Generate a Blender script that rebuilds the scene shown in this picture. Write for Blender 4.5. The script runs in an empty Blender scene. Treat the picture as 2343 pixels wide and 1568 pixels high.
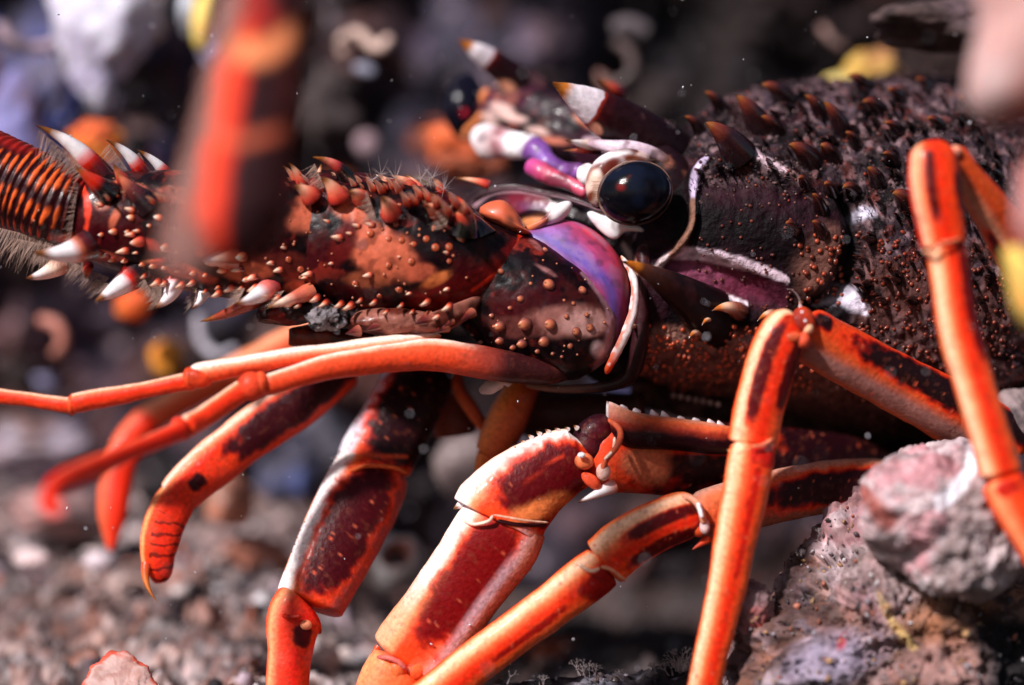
import bpy, math, random
import numpy as np
from mathutils import Vector, Matrix
from mathutils.bvhtree import BVHTree

# ---------------------------------------------------------------- camera, world, sun, exposure
scene = bpy.context.scene
COL = scene.collection
D = 5.0                                  # camera distance to the plane of focus
cam_data = bpy.data.cameras.new('camera')
cam = bpy.data.objects.new('camera', cam_data)
COL.objects.link(cam)
cam.location = (0, -D, 0)
cam.rotation_euler = (math.radians(90), 0, 0)
cam_data.sensor_width = 36
cam_data.lens = 36 * D / 2.342
cam_data.clip_start = 0.05
cam_data.clip_end = 100
cam_data.dof.use_dof = True
cam_data.dof.focus_distance = D - 0.03
cam_data.dof.aperture_fstop = 0.29
scene.camera = cam

world = bpy.data.worlds.new('World')
scene.world = world
world.use_nodes = True
wn = world.node_tree
bg = wn.nodes['Background']
sky = wn.nodes.new('ShaderNodeTexSky')
sky.sky_type = 'NISHITA'
sky.sun_disc = False
SUN = Vector((-0.50, -0.60, 0.62)).normalized()      # towards the sun
sky.sun_elevation = math.asin(SUN.z)
sky.sun_rotation = math.atan2(SUN.x, SUN.y)
wn.links.new(sky.outputs[0], bg.inputs[0])
bg.inputs[1].default_value = 0.05
sd = bpy.data.lights.new('sun', 'SUN')
sd.energy = 4.7
sd.angle = math.radians(4)
sd.color = (1.0, 0.94, 0.93)
sun = bpy.data.objects.new('sun', sd)
COL.objects.link(sun)
sun.rotation_euler = SUN.to_track_quat('Z', 'Y').to_euler()
scene.view_settings.view_transform = 'Standard'
scene.view_settings.look = 'None'
scene.view_settings.gamma = 1
scene.view_settings.exposure = 0.3
scene.view_settings.use_curve_mapping = False
scene.render.engine = 'CYCLES'
scene.cycles.max_bounces = 5
scene.cycles.transparent_max_bounces = 8
scene.cycles.use_denoising = True

# ---------------------------------------------------------------- numeric helpers
rng = np.random.default_rng(7)
random.seed(7)

def W(x, y, d=0.0):
    """place: x, y along the width and height of the plane of focus (in 1/1000 units), d behind it"""
    s = (D + d) / D
    return np.array([(x - 1171) / 1000 * s, d, (784 - y) / 1000 * s])

def toP(v):
    s = (D + v[:, 1]) / D
    return v[:, 0] / s * 1000 + 1171, 784 - v[:, 2] / s * 1000

def _hash(ix, iy, iz, seed):
    h = (ix * 374761393 + iy * 668265263 + iz * 2147483647 + seed * 1274126177) & 0xFFFFFFFF
    h = ((h ^ (h >> 13)) * 1274126177) & 0xFFFFFFFF
    h = ((h ^ (h >> 16)) * 2246822519) & 0xFFFFFFFF
    return ((h ^ (h >> 15)) & 0xFFFFFF) / float(0xFFFFFF)

def noise(p, scale=1.0, seed=0):
    q = p * scale
    i = np.floor(q).astype(np.int64)
    f = q - i
    f = f * f * (3 - 2 * f)
    r = 0
    for dx in (0, 1):
        wx = f[:, 0] if dx else 1 - f[:, 0]
        for dy in (0, 1):
            wy = f[:, 1] if dy else 1 - f[:, 1]
            for dz in (0, 1):
                wz = f[:, 2] if dz else 1 - f[:, 2]
                r = r + wx * wy * wz * _hash(i[:, 0] + dx, i[:, 1] + dy, i[:, 2] + dz, seed)
    return r

def fbm(p, scale=1.0, octv=4, seed=0, gain=0.5):
    a, t, r = 1.0, 0.0, 0
    for k in range(octv):
        r = r + a * noise(p, scale * 2.03 ** k, seed + 17 * k)
        t += a
        a *= gain
    return r / t

def cells(p, scale, seed=0):
    """distance to nearest jittered lattice point, and that point's random number"""
    q = p * scale
    i = np.floor(q).astype(np.int64)
    best = np.full(len(p), 9.0)
    rid = np.zeros(len(p))
    for dx in (-1, 0, 1):
        for dy in (-1, 0, 1):
            for dz in (-1, 0, 1):
                a, b, c = i[:, 0] + dx, i[:, 1] + dy, i[:, 2] + dz
                fx = a + _hash(a, b, c, seed); fy = b + _hash(a, b, c, seed + 1); fz = c + _hash(a, b, c, seed + 2)
                dd = np.sqrt((q[:, 0] - fx) ** 2 + (q[:, 1] - fy) ** 2 + (q[:, 2] - fz) ** 2)
                m = dd < best
                best = np.where(m, dd, best)
                rid = np.where(m, _hash(a, b, c, seed + 3), rid)
    return best, rid

def ss(a, b, x):
    t = np.clip((x - a) / (b - a), 0, 1)
    return t * t * (3 - 2 * t)

def mix(c, rgb, m):
    m = np.asarray(m)[:, None]
    return c * (1 - m) + np.asarray(rgb) * m

def srgb(r, g, b):
    return np.array([((v / 255 + 0.055) / 1.055) ** 2.4 if v > 10 else v / 255 / 12.92 for v in (r, g, b)])

def stops(w, st):
    xs = [s[0] for s in st]
    return np.stack([np.interp(w, xs, [s[1][k] for s in st]) for k in range(3)], axis=1)

def spline(pts, n):
    pts = np.asarray(pts, float)
    if len(pts) == 2:
        t = np.linspace(0, 1, n)[:, None]
        return pts[0] * (1 - t) + pts[1] * t
    P0 = np.vstack([2 * pts[0] - pts[1], pts, 2 * pts[-1] - pts[-2]])
    seg = np.linalg.norm(np.diff(pts[:, :2], axis=0), axis=1) + 1e-6
    cum = np.concatenate([[0], np.cumsum(seg)])
    s = np.linspace(0, cum[-1], n)
    k = np.clip(np.searchsorted(cum, s, side='right') - 1, 0, len(pts) - 2)
    t = ((s - cum[k]) / seg[k])[:, None]
    p0, p1, p2, p3 = P0[k], P0[k + 1], P0[k + 2], P0[k + 3]
    return 0.5 * ((2 * p1) + (-p0 + p2) * t + (2 * p0 - 5 * p1 + 4 * p2 - p3) * t ** 2 + (-p0 + 3 * p1 - 3 * p2 + p3) * t ** 3)

# ---------------------------------------------------------------- colours (pigment; WHITE also serves the painted leg-edge highlight)
ORANGE = srgb(240, 68, 22); RED = srgb(226, 38, 14); CREAM = srgb(252, 218, 196); WHITE = srgb(244, 234, 236)
MAROON = srgb(84, 4, 9); DARK = srgb(30, 12, 17); BLACK = srgb(14, 9, 12); SALMON = srgb(205, 108, 78)
BROWN = srgb(92, 58, 48); HORN = srgb(140, 82, 30); PURPLE = srgb(120, 70, 160); PINK = srgb(216, 84, 110)
LILAC = srgb(206, 182, 212); GREY = srgb(96, 84, 84); TAN = srgb(170, 120, 96)

# ---------------------------------------------------------------- materials
def material(name, rough=0.35, coat=0.0, bump=0.2, bscale=90, sub=0.0, var=0.25, spec=0.5, sheen=0.0, vscale=60):
    m = bpy.data.materials.new(name)
    m.use_nodes = True
    nt = m.node_tree
    b = nt.nodes['Principled BSDF']
    at = nt.nodes.new('ShaderNodeVertexColor'); at.layer_name = 'Col'
    tc = nt.nodes.new('ShaderNodeTexCoord')
    n1 = nt.nodes.new('ShaderNodeTexNoise'); n1.inputs['Scale'].default_value = vscale; n1.inputs['Detail'].default_value = 5
    nt.links.new(tc.outputs['Object'], n1.inputs['Vector'])
    mr = nt.nodes.new('ShaderNodeMapRange')
    mr.inputs['From Min'].default_value = 0.3; mr.inputs['From Max'].default_value = 0.7
    mr.inputs['To Min'].default_value = 1 - var; mr.inputs['To Max'].default_value = 1 + var
    nt.links.new(n1.outputs['Fac'], mr.inputs['Value'])
    mx = nt.nodes.new('ShaderNodeVectorMath'); mx.operation = 'SCALE'
    nt.links.new(at.outputs['Color'], mx.inputs[0]); nt.links.new(mr.outputs[0], mx.inputs['Scale'])
    nt.links.new(mx.outputs[0], b.inputs['Base Color'])
    b.inputs['Roughness'].default_value = rough
    b.inputs['Specular IOR Level'].default_value = spec
    b.inputs['Coat Weight'].default_value = coat
    b.inputs['Coat Roughness'].default_value = 0.12
    if sub:
        b.inputs['Subsurface Weight'].default_value = sub
        b.inputs['Subsurface Radius'].default_value = (1.0, 0.25, 0.12)
        b.inputs['Subsurface Scale'].default_value = 0.03
    if bump:
        n2 = nt.nodes.new('ShaderNodeTexNoise'); n2.inputs['Scale'].default_value = bscale; n2.inputs['Detail'].default_value = 6
        nt.links.new(tc.outputs['Object'], n2.inputs['Vector'])
        bp = nt.nodes.new('ShaderNodeBump'); bp.inputs['Strength'].default_value = bump; bp.inputs['Distance'].default_value = 0.01
        nt.links.new(n2.outputs['Fac'], bp.inputs['Height']); nt.links.new(bp.outputs[0], b.inputs['Normal'])
        # uneven gloss
        m2 = nt.nodes.new('ShaderNodeMapRange'); m2.inputs['To Min'].default_value = max(0.05, rough - 0.12); m2.inputs['To Max'].default_value = min(1, rough + 0.15)
        nt.links.new(n1.outputs['Fac'], m2.inputs['Value']); nt.links.new(m2.outputs[0], b.inputs['Roughness'])
    return m

M_SHELL = material('shell', 0.36, 0.05, 0.18, 60, 0.12, 0.22, spec=.18)
M_LEG = material('leg_shell', 0.42, 0.03, 0.22, 95, 0.22, 0.20, vscale=110, spec=.16)
M_FAR = material('matte_shell', 0.75, 0.0, 0.3, 40, 0.2, 0.15, spec=.2)
M_CARA = material('carapace_shell', 0.6, 0.0, 0.8, 60, 0.0, 0.45, vscale=45, spec=.10)
M_SPINE = material('spine_shell', 0.25, 0.4, 0.05, 60, 0.1, 0.1)
M_SOFT = material('soft_skin', 0.42, 0.12, 0.08, 30, 0.25, 0.12, vscale=14)
M_ROCK = material('encrusted_rock', 0.8, 0.0, 0.8, 30, 0.0, 0.45, 0.3, vscale=22)
M_CRUST = material('coralline_crust', 0.6, 0.1, 0.6, 22, 0.1, 0.22, vscale=18)
M_SPONGE = material('sponge', 0.7, 0.0, 0.4, 40, 0.3, 0.2, vscale=30)

def hair_material():
    m = bpy.data.materials.new('bristle'); m.use_nodes = True
    b = m.node_tree.nodes['Principled BSDF']
    at = m.node_tree.nodes.new('ShaderNodeVertexColor'); at.layer_name = 'Col'
    m.node_tree.links.new(at.outputs['Color'], b.inputs['Base Color'])
    b.inputs['Roughness'].default_value = 0.4
    b.inputs['Alpha'].default_value = 0.4
    return m
M_HAIR = hair_material()

def eye_material():
    m = bpy.data.materials.new('eye_cornea'); m.use_nodes = True
    nt = m.node_tree; b = nt.nodes['Principled BSDF']
    at = nt.nodes.new('ShaderNodeVertexColor'); at.layer_name = 'Col'
    nt.links.new(at.outputs['Color'], b.inputs['Base Color'])
    v = nt.nodes.new('ShaderNodeTexVoronoi'); v.inputs['Scale'].default_value = 420
    tc = nt.nodes.new('ShaderNodeTexCoord'); nt.links.new(tc.outputs['Object'], v.inputs['Vector'])
    bp = nt.nodes.new('ShaderNodeBump'); bp.inputs['Strength'].default_value = 0.10; bp.inputs['Distance'].default_value = 0.002
    nt.links.new(v.outputs['Distance'], bp.inputs['Height']); nt.links.new(bp.outputs[0], b.inputs['Normal'])
    b.inputs['Roughness'].default_value = 0.14
    b.inputs['Specular IOR Level'].default_value = 0.2
    b.inputs['Coat Weight'].default_value = 0.0
    return m
M_EYE = eye_material()

# ---------------------------------------------------------------- object helpers
def mesh_obj(name, V, F, C=None, mat=None, parent=None, loc=None, smooth=True, **props):
    V = np.asarray(V, float)
    loc = np.zeros(3) if loc is None else np.asarray(loc, float)
    me = bpy.data.meshes.new(name)
    F = np.asarray(F, dtype=np.int64)
    nf, k = F.shape
    me.vertices.add(len(V)); me.vertices.foreach_set('co', (V - loc).ravel())
    me.loops.add(nf * k); me.loops.foreach_set('vertex_index', F.ravel().astype(np.int32))
    me.polygons.add(nf)
    me.polygons.foreach_set('loop_start', (np.arange(nf) * k).astype(np.int32))
    me.polygons.foreach_set('loop_total', np.full(nf, k, dtype=np.int32))
    me.polygons.foreach_set('use_smooth', np.full(nf, smooth, dtype=bool))
    if C is None:
        C = np.full((len(V), 3), 0.5)
    C = np.clip(np.asarray(C, float), 0, 1)
    if C.ndim == 1:
        C = np.tile(C, (len(V), 1))
    a = me.color_attributes.new('Col', 'FLOAT_COLOR', 'POINT')
    a.data.foreach_set('color', np.hstack([C, np.ones((len(V), 1))]).ravel().astype(np.float32))
    me.update(calc_edges=True)
    me.validate()
    if mat: me.materials.append(mat)
    o = bpy.data.objects.new(name, me)
    COL.objects.link(o)
    if parent is not None:
        o.parent = parent
        o.matrix_parent_inverse = Matrix.Translation(-Vector(parent['_at']))
    o.location = loc
    o['_at'] = [float(v) for v in loc]
    for k_, v_ in props.items():
        if v_ is not None: o[k_] = v_
    return o

def part_empty(name, at, parent, **props):
    o = bpy.data.objects.new(name, None); COL.objects.link(o)
    o.empty_display_size = 0.02
    o.parent = parent
    o.matrix_parent_inverse = Matrix.Translation(-Vector(parent['_at']))
    o.location = at
    o['_at'] = [float(v) for v in at]
    for k_, v_ in props.items(): o[k_] = v_
    return o

def thing_empty(name, at, label, category, **props):
    o = bpy.data.objects.new(name, None); COL.objects.link(o)
    o.location = at; o.empty_display_size = 0.05
    o['label'] = label; o['category'] = category; o['_at'] = [float(v) for v in at]
    for k_, v_ in props.items(): o[k_] = v_
    return o

def grid_faces(nu, nv, wrap=True):
    i = np.arange(nu - 1)[:, None]; j = np.arange(nv if wrap else nv - 1)[None, :]
    j2 = (j + 1) % nv
    return np.stack([i * nv + j, i * nv + j2, (i + 1) * nv + j2, (i + 1) * nv + j], axis=-1).reshape(-1, 4)

def tube_geo(path, nu=60, nv=40, cap=(0.04, 0.04), depth=0.9, sq=2.0, disp=None):
    """path rows: x, y, d, half-width [, depth factor]. u runs along it, phi 0 = upper/left edge, pi/2 = towards camera"""
    path = [list(r) + [depth] * (5 - len(r)) for r in path]
    S = spline(path, nu)
    C = np.array([W(*r[:3]) for r in S])
    sc = (D + S[:, 2]) / D / 1000
    T = np.gradient(C, axis=0); T /= np.linalg.norm(T, axis=1)[:, None]
    N = np.stack([T[:, 2], np.zeros(nu), -T[:, 0]], axis=1)
    N /= np.linalg.norm(N, axis=1)[:, None] + 1e-9
    B = np.cross(T, N)
    B *= np.where(B[:, 1] > 0, -1, 1)[:, None]
    u = np.linspace(0, 1, nu)
    e = np.ones(nu)
    cap = (max(cap[0], 0.004), max(cap[1], 0.004))
    if cap[0]: e *= np.sqrt(np.clip(1 - (1 - np.minimum(u / cap[0], 1)) ** 2, 1e-4, 1))
    if cap[1]: e *= np.sqrt(np.clip(1 - (1 - np.minimum((1 - u) / cap[1], 1)) ** 2, 1e-4, 1))
    a = S[:, 3] * sc * e; b = a * S[:, 4]
    ph = np.linspace(0, 2 * math.pi, nv, endpoint=False)
    c, s = np.cos(ph), np.sin(ph)
    cc = np.sign(c) * np.abs(c) ** (2 / sq); s2 = np.sign(s) * np.abs(s) ** (2 / sq)
    off = N[:, None, :] * (a[:, None] * cc[None])[..., None] + B[:, None, :] * (b[:, None] * s2[None])[..., None]
    V = C[:, None, :] + off
    U = np.repeat(u, nv); PH = np.tile(ph, nu)
    V = V.reshape(-1, 3)
    if disp is not None:
        nr = off.reshape(-1, 3); nr = nr / (np.linalg.norm(nr, axis=1)[:, None] + 1e-9)
        V = V + nr * (disp(U, PH, V) * np.repeat(e, nv))[:, None]
    F = grid_faces(nu, nv)
    return V, F, U, PH

def tube(name, path, colf, mat, parent=None, **kw):
    props = {k: kw.pop(k) for k in list(kw) if k in ('label', 'category', 'group', 'kind')}
    V, F, U, PH = tube_geo(path, **kw)
    px, py = toP(V)
    C = colf(U, PH, V, px, py) if callable(colf) else np.tile(np.asarray(colf, float), (len(V), 1))
    return mesh_obj(name, V, F, C, mat, parent, **props)

def pillow(name, poly, ctr, d, thick, colf, mat, parent=None, n=90, nr=26, power=2.2, rough=0.0, rscale=12, seed=1, tilt=(0, 0), back=0.7, loc=False, **props):
    """body with a given outline: domed in front, shallower behind. poly points x,y or x,y,d"""
    P_ = np.array([[p[0], p[1], p[2] if len(p) > 2 else 0.0] for p in poly + [poly[0]]], float)
    # closed spline
    ext = np.vstack([P_[-2], P_, P_[1]])
    S = spline(ext, (len(ext) - 1) * 20 + 1)[20:-20]
    idx = np.linspace(0, len(S) - 1, n + 1)[:-1].astype(int)
    Bd = S[idx]
    r = np.sin(np.linspace(0, math.pi / 2, nr)) ** 1.0
    Vs, R = [], []
    for side in (-1, 1):
        for ri in (r if side < 0 else r[::-1][1:]):
            x = ctr[0] + (Bd[:, 0] - ctr[0]) * ri; y = ctr[1] + (Bd[:, 1] - ctr[1]) * ri
            th = thick * (1 - ri ** power) ** (1 / power) * (1 if side < 0 else -back)
            dd = d + Bd[:, 2] * ri - th + tilt[0] * (x - ctr[0]) / 1000 + tilt[1] * (y - ctr[1]) / 1000
            for k in range(n): Vs.append(W(x[k], y[k], dd[k]))
            R += [ri if side < 0 else 2 - ri] * n
    V = np.array(Vs); R = np.array(R)
    rings = 2 * nr - 1
    if rough:
        cw = W(ctr[0], ctr[1], d + 0.3 * thick)
        dirv = V - cw; dirv /= np.linalg.norm(dirv, axis=1)[:, None] + 1e-6
        f = fbm(V + seed * 3.1, rscale, 6, seed, .58) - 0.5
        V = V + dirv * (f * rough)[:, None]
        if rough > .1: V = V + dirv * ((np.abs(fbm(V, rscale * 2.6, 5, seed + 4, .6) - .5) - .1) * -.55 * rough)[:, None]
    F = grid_faces(rings, n)
    px, py = toP(V)
    C = colf(R, V, px, py) if callable(colf) else np.tile(np.asarray(colf, float), (len(V), 1))
    return mesh_obj(name, V, F, C, mat, parent, loc=W(ctr[0], ctr[1], d) if loc else None, **props)

def ellipse_mask(px, py, cx, cy, rx, ry, rot=0, soft=0.25, warp=None):
    c, s = math.cos(math.radians(rot)), math.sin(math.radians(rot))
    dx, dy = px - cx, py - cy
    q = np.sqrt(((dx * c + dy * s) / rx) ** 2 + ((-dx * s + dy * c) / ry) ** 2)
    if warp is not None: q = q + warp
    return 1 - ss(1 - soft, 1 + soft, q)

def line_mask(px, py, pts, w, soft=0.5, warp=None):
    pts = spline([list(p) + ([w] if len(p) == 2 else []) for p in pts], max(12, 8 * len(pts)))
    best = np.full(len(px), 1e9)
    for i in range(len(pts) - 1):
        a, b = pts[i], pts[i + 1]
        ab = b[:2] - a[:2]; L = ab @ ab + 1e-9
        t = np.clip(((px - a[0]) * ab[0] + (py - a[1]) * ab[1]) / L, 0, 1)
        dd = np.hypot(px - a[0] - t * ab[0], py - a[1] - t * ab[1]) / (a[2] + t * (b[2] - a[2]))
        best = np.minimum(best, dd)
    if warp is not None: best = best + warp
    return 1 - ss(1 - soft, 1 + soft, best)

# spine: curved cone, dark base -> red -> white -> brown tip
def spine_geo(base, tip, r, bend=(0, 0, 0), nu=14, nv=12, flat=1.0):
    base, tip = np.asarray(base, float), np.asarray(tip, float)
    u = np.linspace(0, 1, nu)
    C = base + (tip - base) * u[:, None] + np.asarray(bend) * (4 * u * (1 - u))[:, None]
    T = np.gradient(C, axis=0); T /= np.linalg.norm(T, axis=1)[:, None] + 1e-9
    ref = np.array([0.1, 1, 0.05])
    N = np.cross(T, ref); N /= np.linalg.norm(N, axis=1)[:, None] + 1e-9
    B = np.cross(T, N)
    rad = r * (1 - u ** 1.35) * (1 - 0.12 * np.sin(u * math.pi)) + r * 0.02
    ph = np.linspace(0, 2 * math.pi, nv, endpoint=False)
    V = (C[:, None] + N[:, None] * (rad[:, None] * np.cos(ph))[..., None] + B[:, None] * (flat * rad[:, None] * np.sin(ph))[..., None]).reshape(-1, 3)
    return V, grid_faces(nu, nv), np.repeat(u, nv)

WHITE_SPINE = [(0, DARK), (0.22, MAROON), (0.36, RED), (0.46, WHITE), (0.74, WHITE), (0.80, HORN), (1, srgb(60, 30, 10))]
RED_SPINE = [(0, DARK), (0.25, MAROON), (0.45, srgb(214, 70, 50)), (0.7, SALMON), (0.82, HORN), (1, srgb(80, 40, 12))]
DARK_SPINE = [(0, BLACK), (0.5, DARK), (0.72, MAROON), (0.85, HORN), (1, srgb(40, 24, 14))]
CREAM_SPINE = [(0, SALMON), (0.3, CREAM), (0.75, WHITE), (0.85, HORN), (1, srgb(60, 30, 10))]

def spine(base, tip, r, cols, parent, name='spine', bend=(0, 0, 0), flat=1.0, label=None):
    L = np.linalg.norm(np.asarray(tip) - base)
    V, F, U = spine_geo(base, tip, r, bend, flat=flat)
    U = U + 0.06 * (fbm(V, 40, 2, 5) - 0.5)
    return mesh_obj(name, V, F, stops(U, cols), M_SPINE, parent, label=label)

def hair_geo(segs):
    """segs: list of (p0, p1, r). three-sided tapering bristles"""
    Vs, Fs = [], []
    k = 0
    for p0, p1, r in segs:
        p0, p1 = np.asarray(p0), np.asarray(p1)
        t = p1 - p0; t = t / (np.linalg.norm(t) + 1e-9)
        n = np.cross(t, [0.2, 1, 0.1]); n /= np.linalg.norm(n) + 1e-9
        b = np.cross(t, n)
        for a in (0, 2.094, 4.189):
            Vs.append(p0 + r * (math.cos(a) * n + math.sin(a) * b))
        for a in (0, 2.094, 4.189):
            Vs.append(p1 + 0.25 * r * (math.cos(a) * n + math.sin(a) * b))
        for j in range(3):
            j2 = (j + 1) % 3
            Fs.append([k + j, k + j2, k + 3 + j2, k + 3 + j])
        k += 6
    return np.array(Vs), np.array(Fs)

def bristles(segs, parent, rgb, name='bristle_fringe', mat=None, **props):
    V, F = hair_geo(segs)
    C = np.tile(np.asarray(rgb), (len(V), 1)) * (0.7 + 0.6 * rng.random((len(V) // 6, 1)).repeat(6, 0))
    return mesh_obj(name, V, F, C, mat or M_HAIR, parent, kind='stuff', **props)

def fan(a, b, dirs, length, n, parent, rgb=srgb(150, 110, 88), r=0.0009, jitter=0.22):
    """bristles rooted along a-b, pointing dirs[0]..dirs[1] (P-plane vectors)"""
    segs = []
    for i in range(n):
        t = (i + rng.random() * 0.6) / n
        p = np.asarray(a) * (1 - t) + np.asarray(b) * t
        dv = np.array(dirs[0]) * (1 - t) + np.array(dirs[1]) * t
        dv = dv / np.linalg.norm(dv)
        L = length * (0.6 + 0.5 * rng.random() ** .7) * (1 + .22 * math.sin(i * .9)) / 1000
        v = np.array([dv[0], 0, -dv[1]]) + rng.normal(0, jitter, 3) * [0.5, 1, 0.5]
        p0 = W(*p)
        segs.append((p0, p0 + v * L, r * (0.7 + 0.6 * rng.random())))
    return bristles(segs, parent, rgb)

CAM = np.array([0, -D, 0.0])
def bvh_of(objs):
    vs, fs, k = [], [], 0
    for o in objs:
        me = o.data
        co = np.empty(len(me.vertices) * 3); me.vertices.foreach_get('co', co)
        co = co.reshape(-1, 3) + np.array(o.location)
        vs += [Vector(c) for c in co]
        fs += [[k + i for i in p.vertices] for p in me.polygons]
        k += len(co)
    return BVHTree.FromPolygons(vs, fs)

def on_surface(bvh, x, y):
    t = W(x, y, 0) - CAM; t = Vector(t).normalized()
    h = bvh.ray_cast(Vector(CAM), t, 20)
    if h[0] is None: return None
    n = h[1] if h[1].dot(t) < 0 else -h[1]
    return np.array(h[0]), np.array(n)

def dome_geo(p, n, r, hgt, lean=(0, 0, 0), nu=6, nv=10):
    n = np.asarray(n) / np.linalg.norm(n)
    t = np.cross(n, [0.3, 0.2, 1]); t /= np.linalg.norm(t); b = np.cross(n, t)
    Vs, U = [], []
    for i in range(nu):
        u = i / (nu - 1)
        rr = r * math.cos(u * math.pi / 2) ** 0.8 if u < 1 else r * 0.03
        for j in range(nv):
            a = 2 * math.pi * j / nv
            Vs.append(p - n * r * 0.15 + n * hgt * math.sin(u * math.pi / 2) + (t * math.cos(a) + b * math.sin(a)) * rr + np.asarray(lean) * u * u * hgt)
            U.append(u)
    return np.array(Vs), grid_faces(nu, nv), np.array(U)

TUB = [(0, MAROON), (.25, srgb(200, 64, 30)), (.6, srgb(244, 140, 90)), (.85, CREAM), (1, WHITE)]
def joined(items):
    Vs, Fs, Us, k = [], [], [], 0
    for V, F, U in items:
        Vs.append(V); Fs.append(F + k); Us.append(U); k += len(V)
    return np.vstack(Vs), np.vstack(Fs), np.concatenate(Us)

# ================================================================ THE SETTING
def region_tint(px, py):
    """where pale bluish growth lives on the rock, and where recess shade is painted"""
    left = (1 - ss(200, 620, px)) * (1 - .75 * ss(420, 700, py))
    shaded_recess = ss(1250, 1450, px) * (1 - ss(420, 700, py))
    return left, shaded_recess

def patchwork(V, scale, pal, seed, warp=.5):
    """organisms side by side: each warped cell takes one colour, edges darker"""
    wv = np.stack([fbm(V + 3.1 * k, scale * .9, 3, seed + k) - .5 for k in range(3)], 1)
    cd, cr = cells(V + wv * warp * 2 / scale, scale, seed + 30)
    pal = np.asarray(pal)
    C = pal[np.minimum((cr * len(pal)).astype(int), len(pal) - 1)]
    return C * (1 - .75 * ss(.35, .75, cd))[:, None], cd, cr

def build_wall():
    nx, ny = 680, 460
    gx = np.linspace(-900, 3300, nx); gy = np.linspace(-900, 1900, ny)
    X, Y = np.meshgrid(gx, gy)
    P0 = np.stack([X.ravel(), np.zeros(X.size), Y.ravel()], 1) / 1000
    h = fbm(P0, 2.0, 5, 3) - 0.5
    rd_ = np.abs(fbm(P0, 4.5, 4, 12) - .5)
    cd, cr = cells(P0 + .05 * fbm(P0, 8, 2, 9)[:, None], 7.0, 11)
    px, py = X.ravel(), Y.ravel()
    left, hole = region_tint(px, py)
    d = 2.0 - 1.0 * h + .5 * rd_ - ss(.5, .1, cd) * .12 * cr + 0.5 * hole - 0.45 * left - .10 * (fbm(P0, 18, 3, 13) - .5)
    V = np.stack([(px - 1171) / 1000 * (D + d) / D, d, (784 - py) / 1000 * (D + d) / D], 1)
    mid = [srgb(66, 46, 45), srgb(32, 25, 27), srgb(112, 70, 64), srgb(98, 50, 40), srgb(50, 38, 43), srgb(128, 86, 80), srgb(64, 56, 66), srgb(30, 23, 25)]
    lef = [srgb(140, 138, 178), srgb(92, 108, 184), srgb(96, 84, 96), srgb(160, 152, 178), srgb(70, 60, 66), srgb(130, 100, 98), srgb(76, 78, 110), srgb(52, 46, 54)]
    drk = [srgb(34, 28, 30), srgb(24, 20, 22), srgb(44, 34, 34), srgb(30, 26, 30)]  # recess palette: blocked sunlight put into the rock colour
    C1, c1, r1 = patchwork(P0, 6.0, mid, 21); C2, c2, r2 = patchwork(P0, 15.0, mid, 22)
    L1_, _, _ = patchwork(P0, 7.0, lef, 23); L2_, _, _ = patchwork(P0, 17.0, lef, 24)
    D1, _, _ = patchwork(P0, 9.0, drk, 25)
    C = C1 * .55 + C2 * .45
    LL = L1_ * .6 + L2_ * .4
    w = fbm(P0, 3.5, 3, 26) - .5
    lm = np.clip(left + .9 * w, 0, 1)[:, None]; C = C * (1 - lm) + LL * lm
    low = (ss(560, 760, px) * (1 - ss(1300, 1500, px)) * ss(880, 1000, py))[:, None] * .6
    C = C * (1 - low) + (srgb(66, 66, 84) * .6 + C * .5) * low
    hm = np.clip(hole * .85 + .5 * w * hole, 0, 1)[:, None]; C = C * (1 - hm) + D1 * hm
    dots = ss(.3, .12, cells(P0, 20, 40)[0]) * (cells(P0, 20, 40)[1] > .82) * (1 - hole)
    C = mix(C, srgb(170, 150, 156), dots * .7)
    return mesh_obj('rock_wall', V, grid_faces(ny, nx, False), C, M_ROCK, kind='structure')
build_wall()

def ground_z(x, y):
    """height of the seabed (world x, world y)"""
    lft = 1 - ss(-0.75, -0.1, x)
    far = ss(0.0, 1.6, y)
    return -0.93 + 0.06 * lft + (0.30 * far * (0.35 + 0.9 * lft)) + 0.06 * ss(0, -1, y)

def build_seabed():
    nx, ny = 760, 460
    X, Y = np.meshgrid(np.linspace(-2.6, 2.6, nx), np.linspace(-1.6, 2.4, ny))
    x, y = X.ravel(), Y.ravel()
    p = np.stack([x, y, np.zeros(len(x))], 1)
    cd, cr = cells(p, 13, 5)
    z = ground_z(x, y) + 0.12 * (fbm(p, 3.5, 3, 8) - .5) - 0.34 * (np.abs(fbm(p, 7, 6, 9, .62) - .5) - .12) + 0.05 * ss(.5, .1, cd) * (cr - .2)
    V = np.stack([x, y, z], 1)
    C, cd1, _ = patchwork(V, 9, [srgb(160, 128, 120), srgb(112, 92, 92), srgb(84, 70, 72), srgb(178, 150, 144), srgb(140, 92, 78), srgb(96, 84, 92), srgb(196, 176, 176)], 51, .8)
    C2, _, _ = patchwork(V, 40, [srgb(180, 156, 150), srgb(60, 50, 52), srgb(110, 90, 88), srgb(210, 196, 196), srgb(150, 96, 80)], 53, .8)
    C = C * .66 + C2 * .40
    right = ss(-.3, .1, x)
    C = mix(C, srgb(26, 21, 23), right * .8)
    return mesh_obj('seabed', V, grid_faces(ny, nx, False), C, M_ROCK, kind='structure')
build_seabed()

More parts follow.
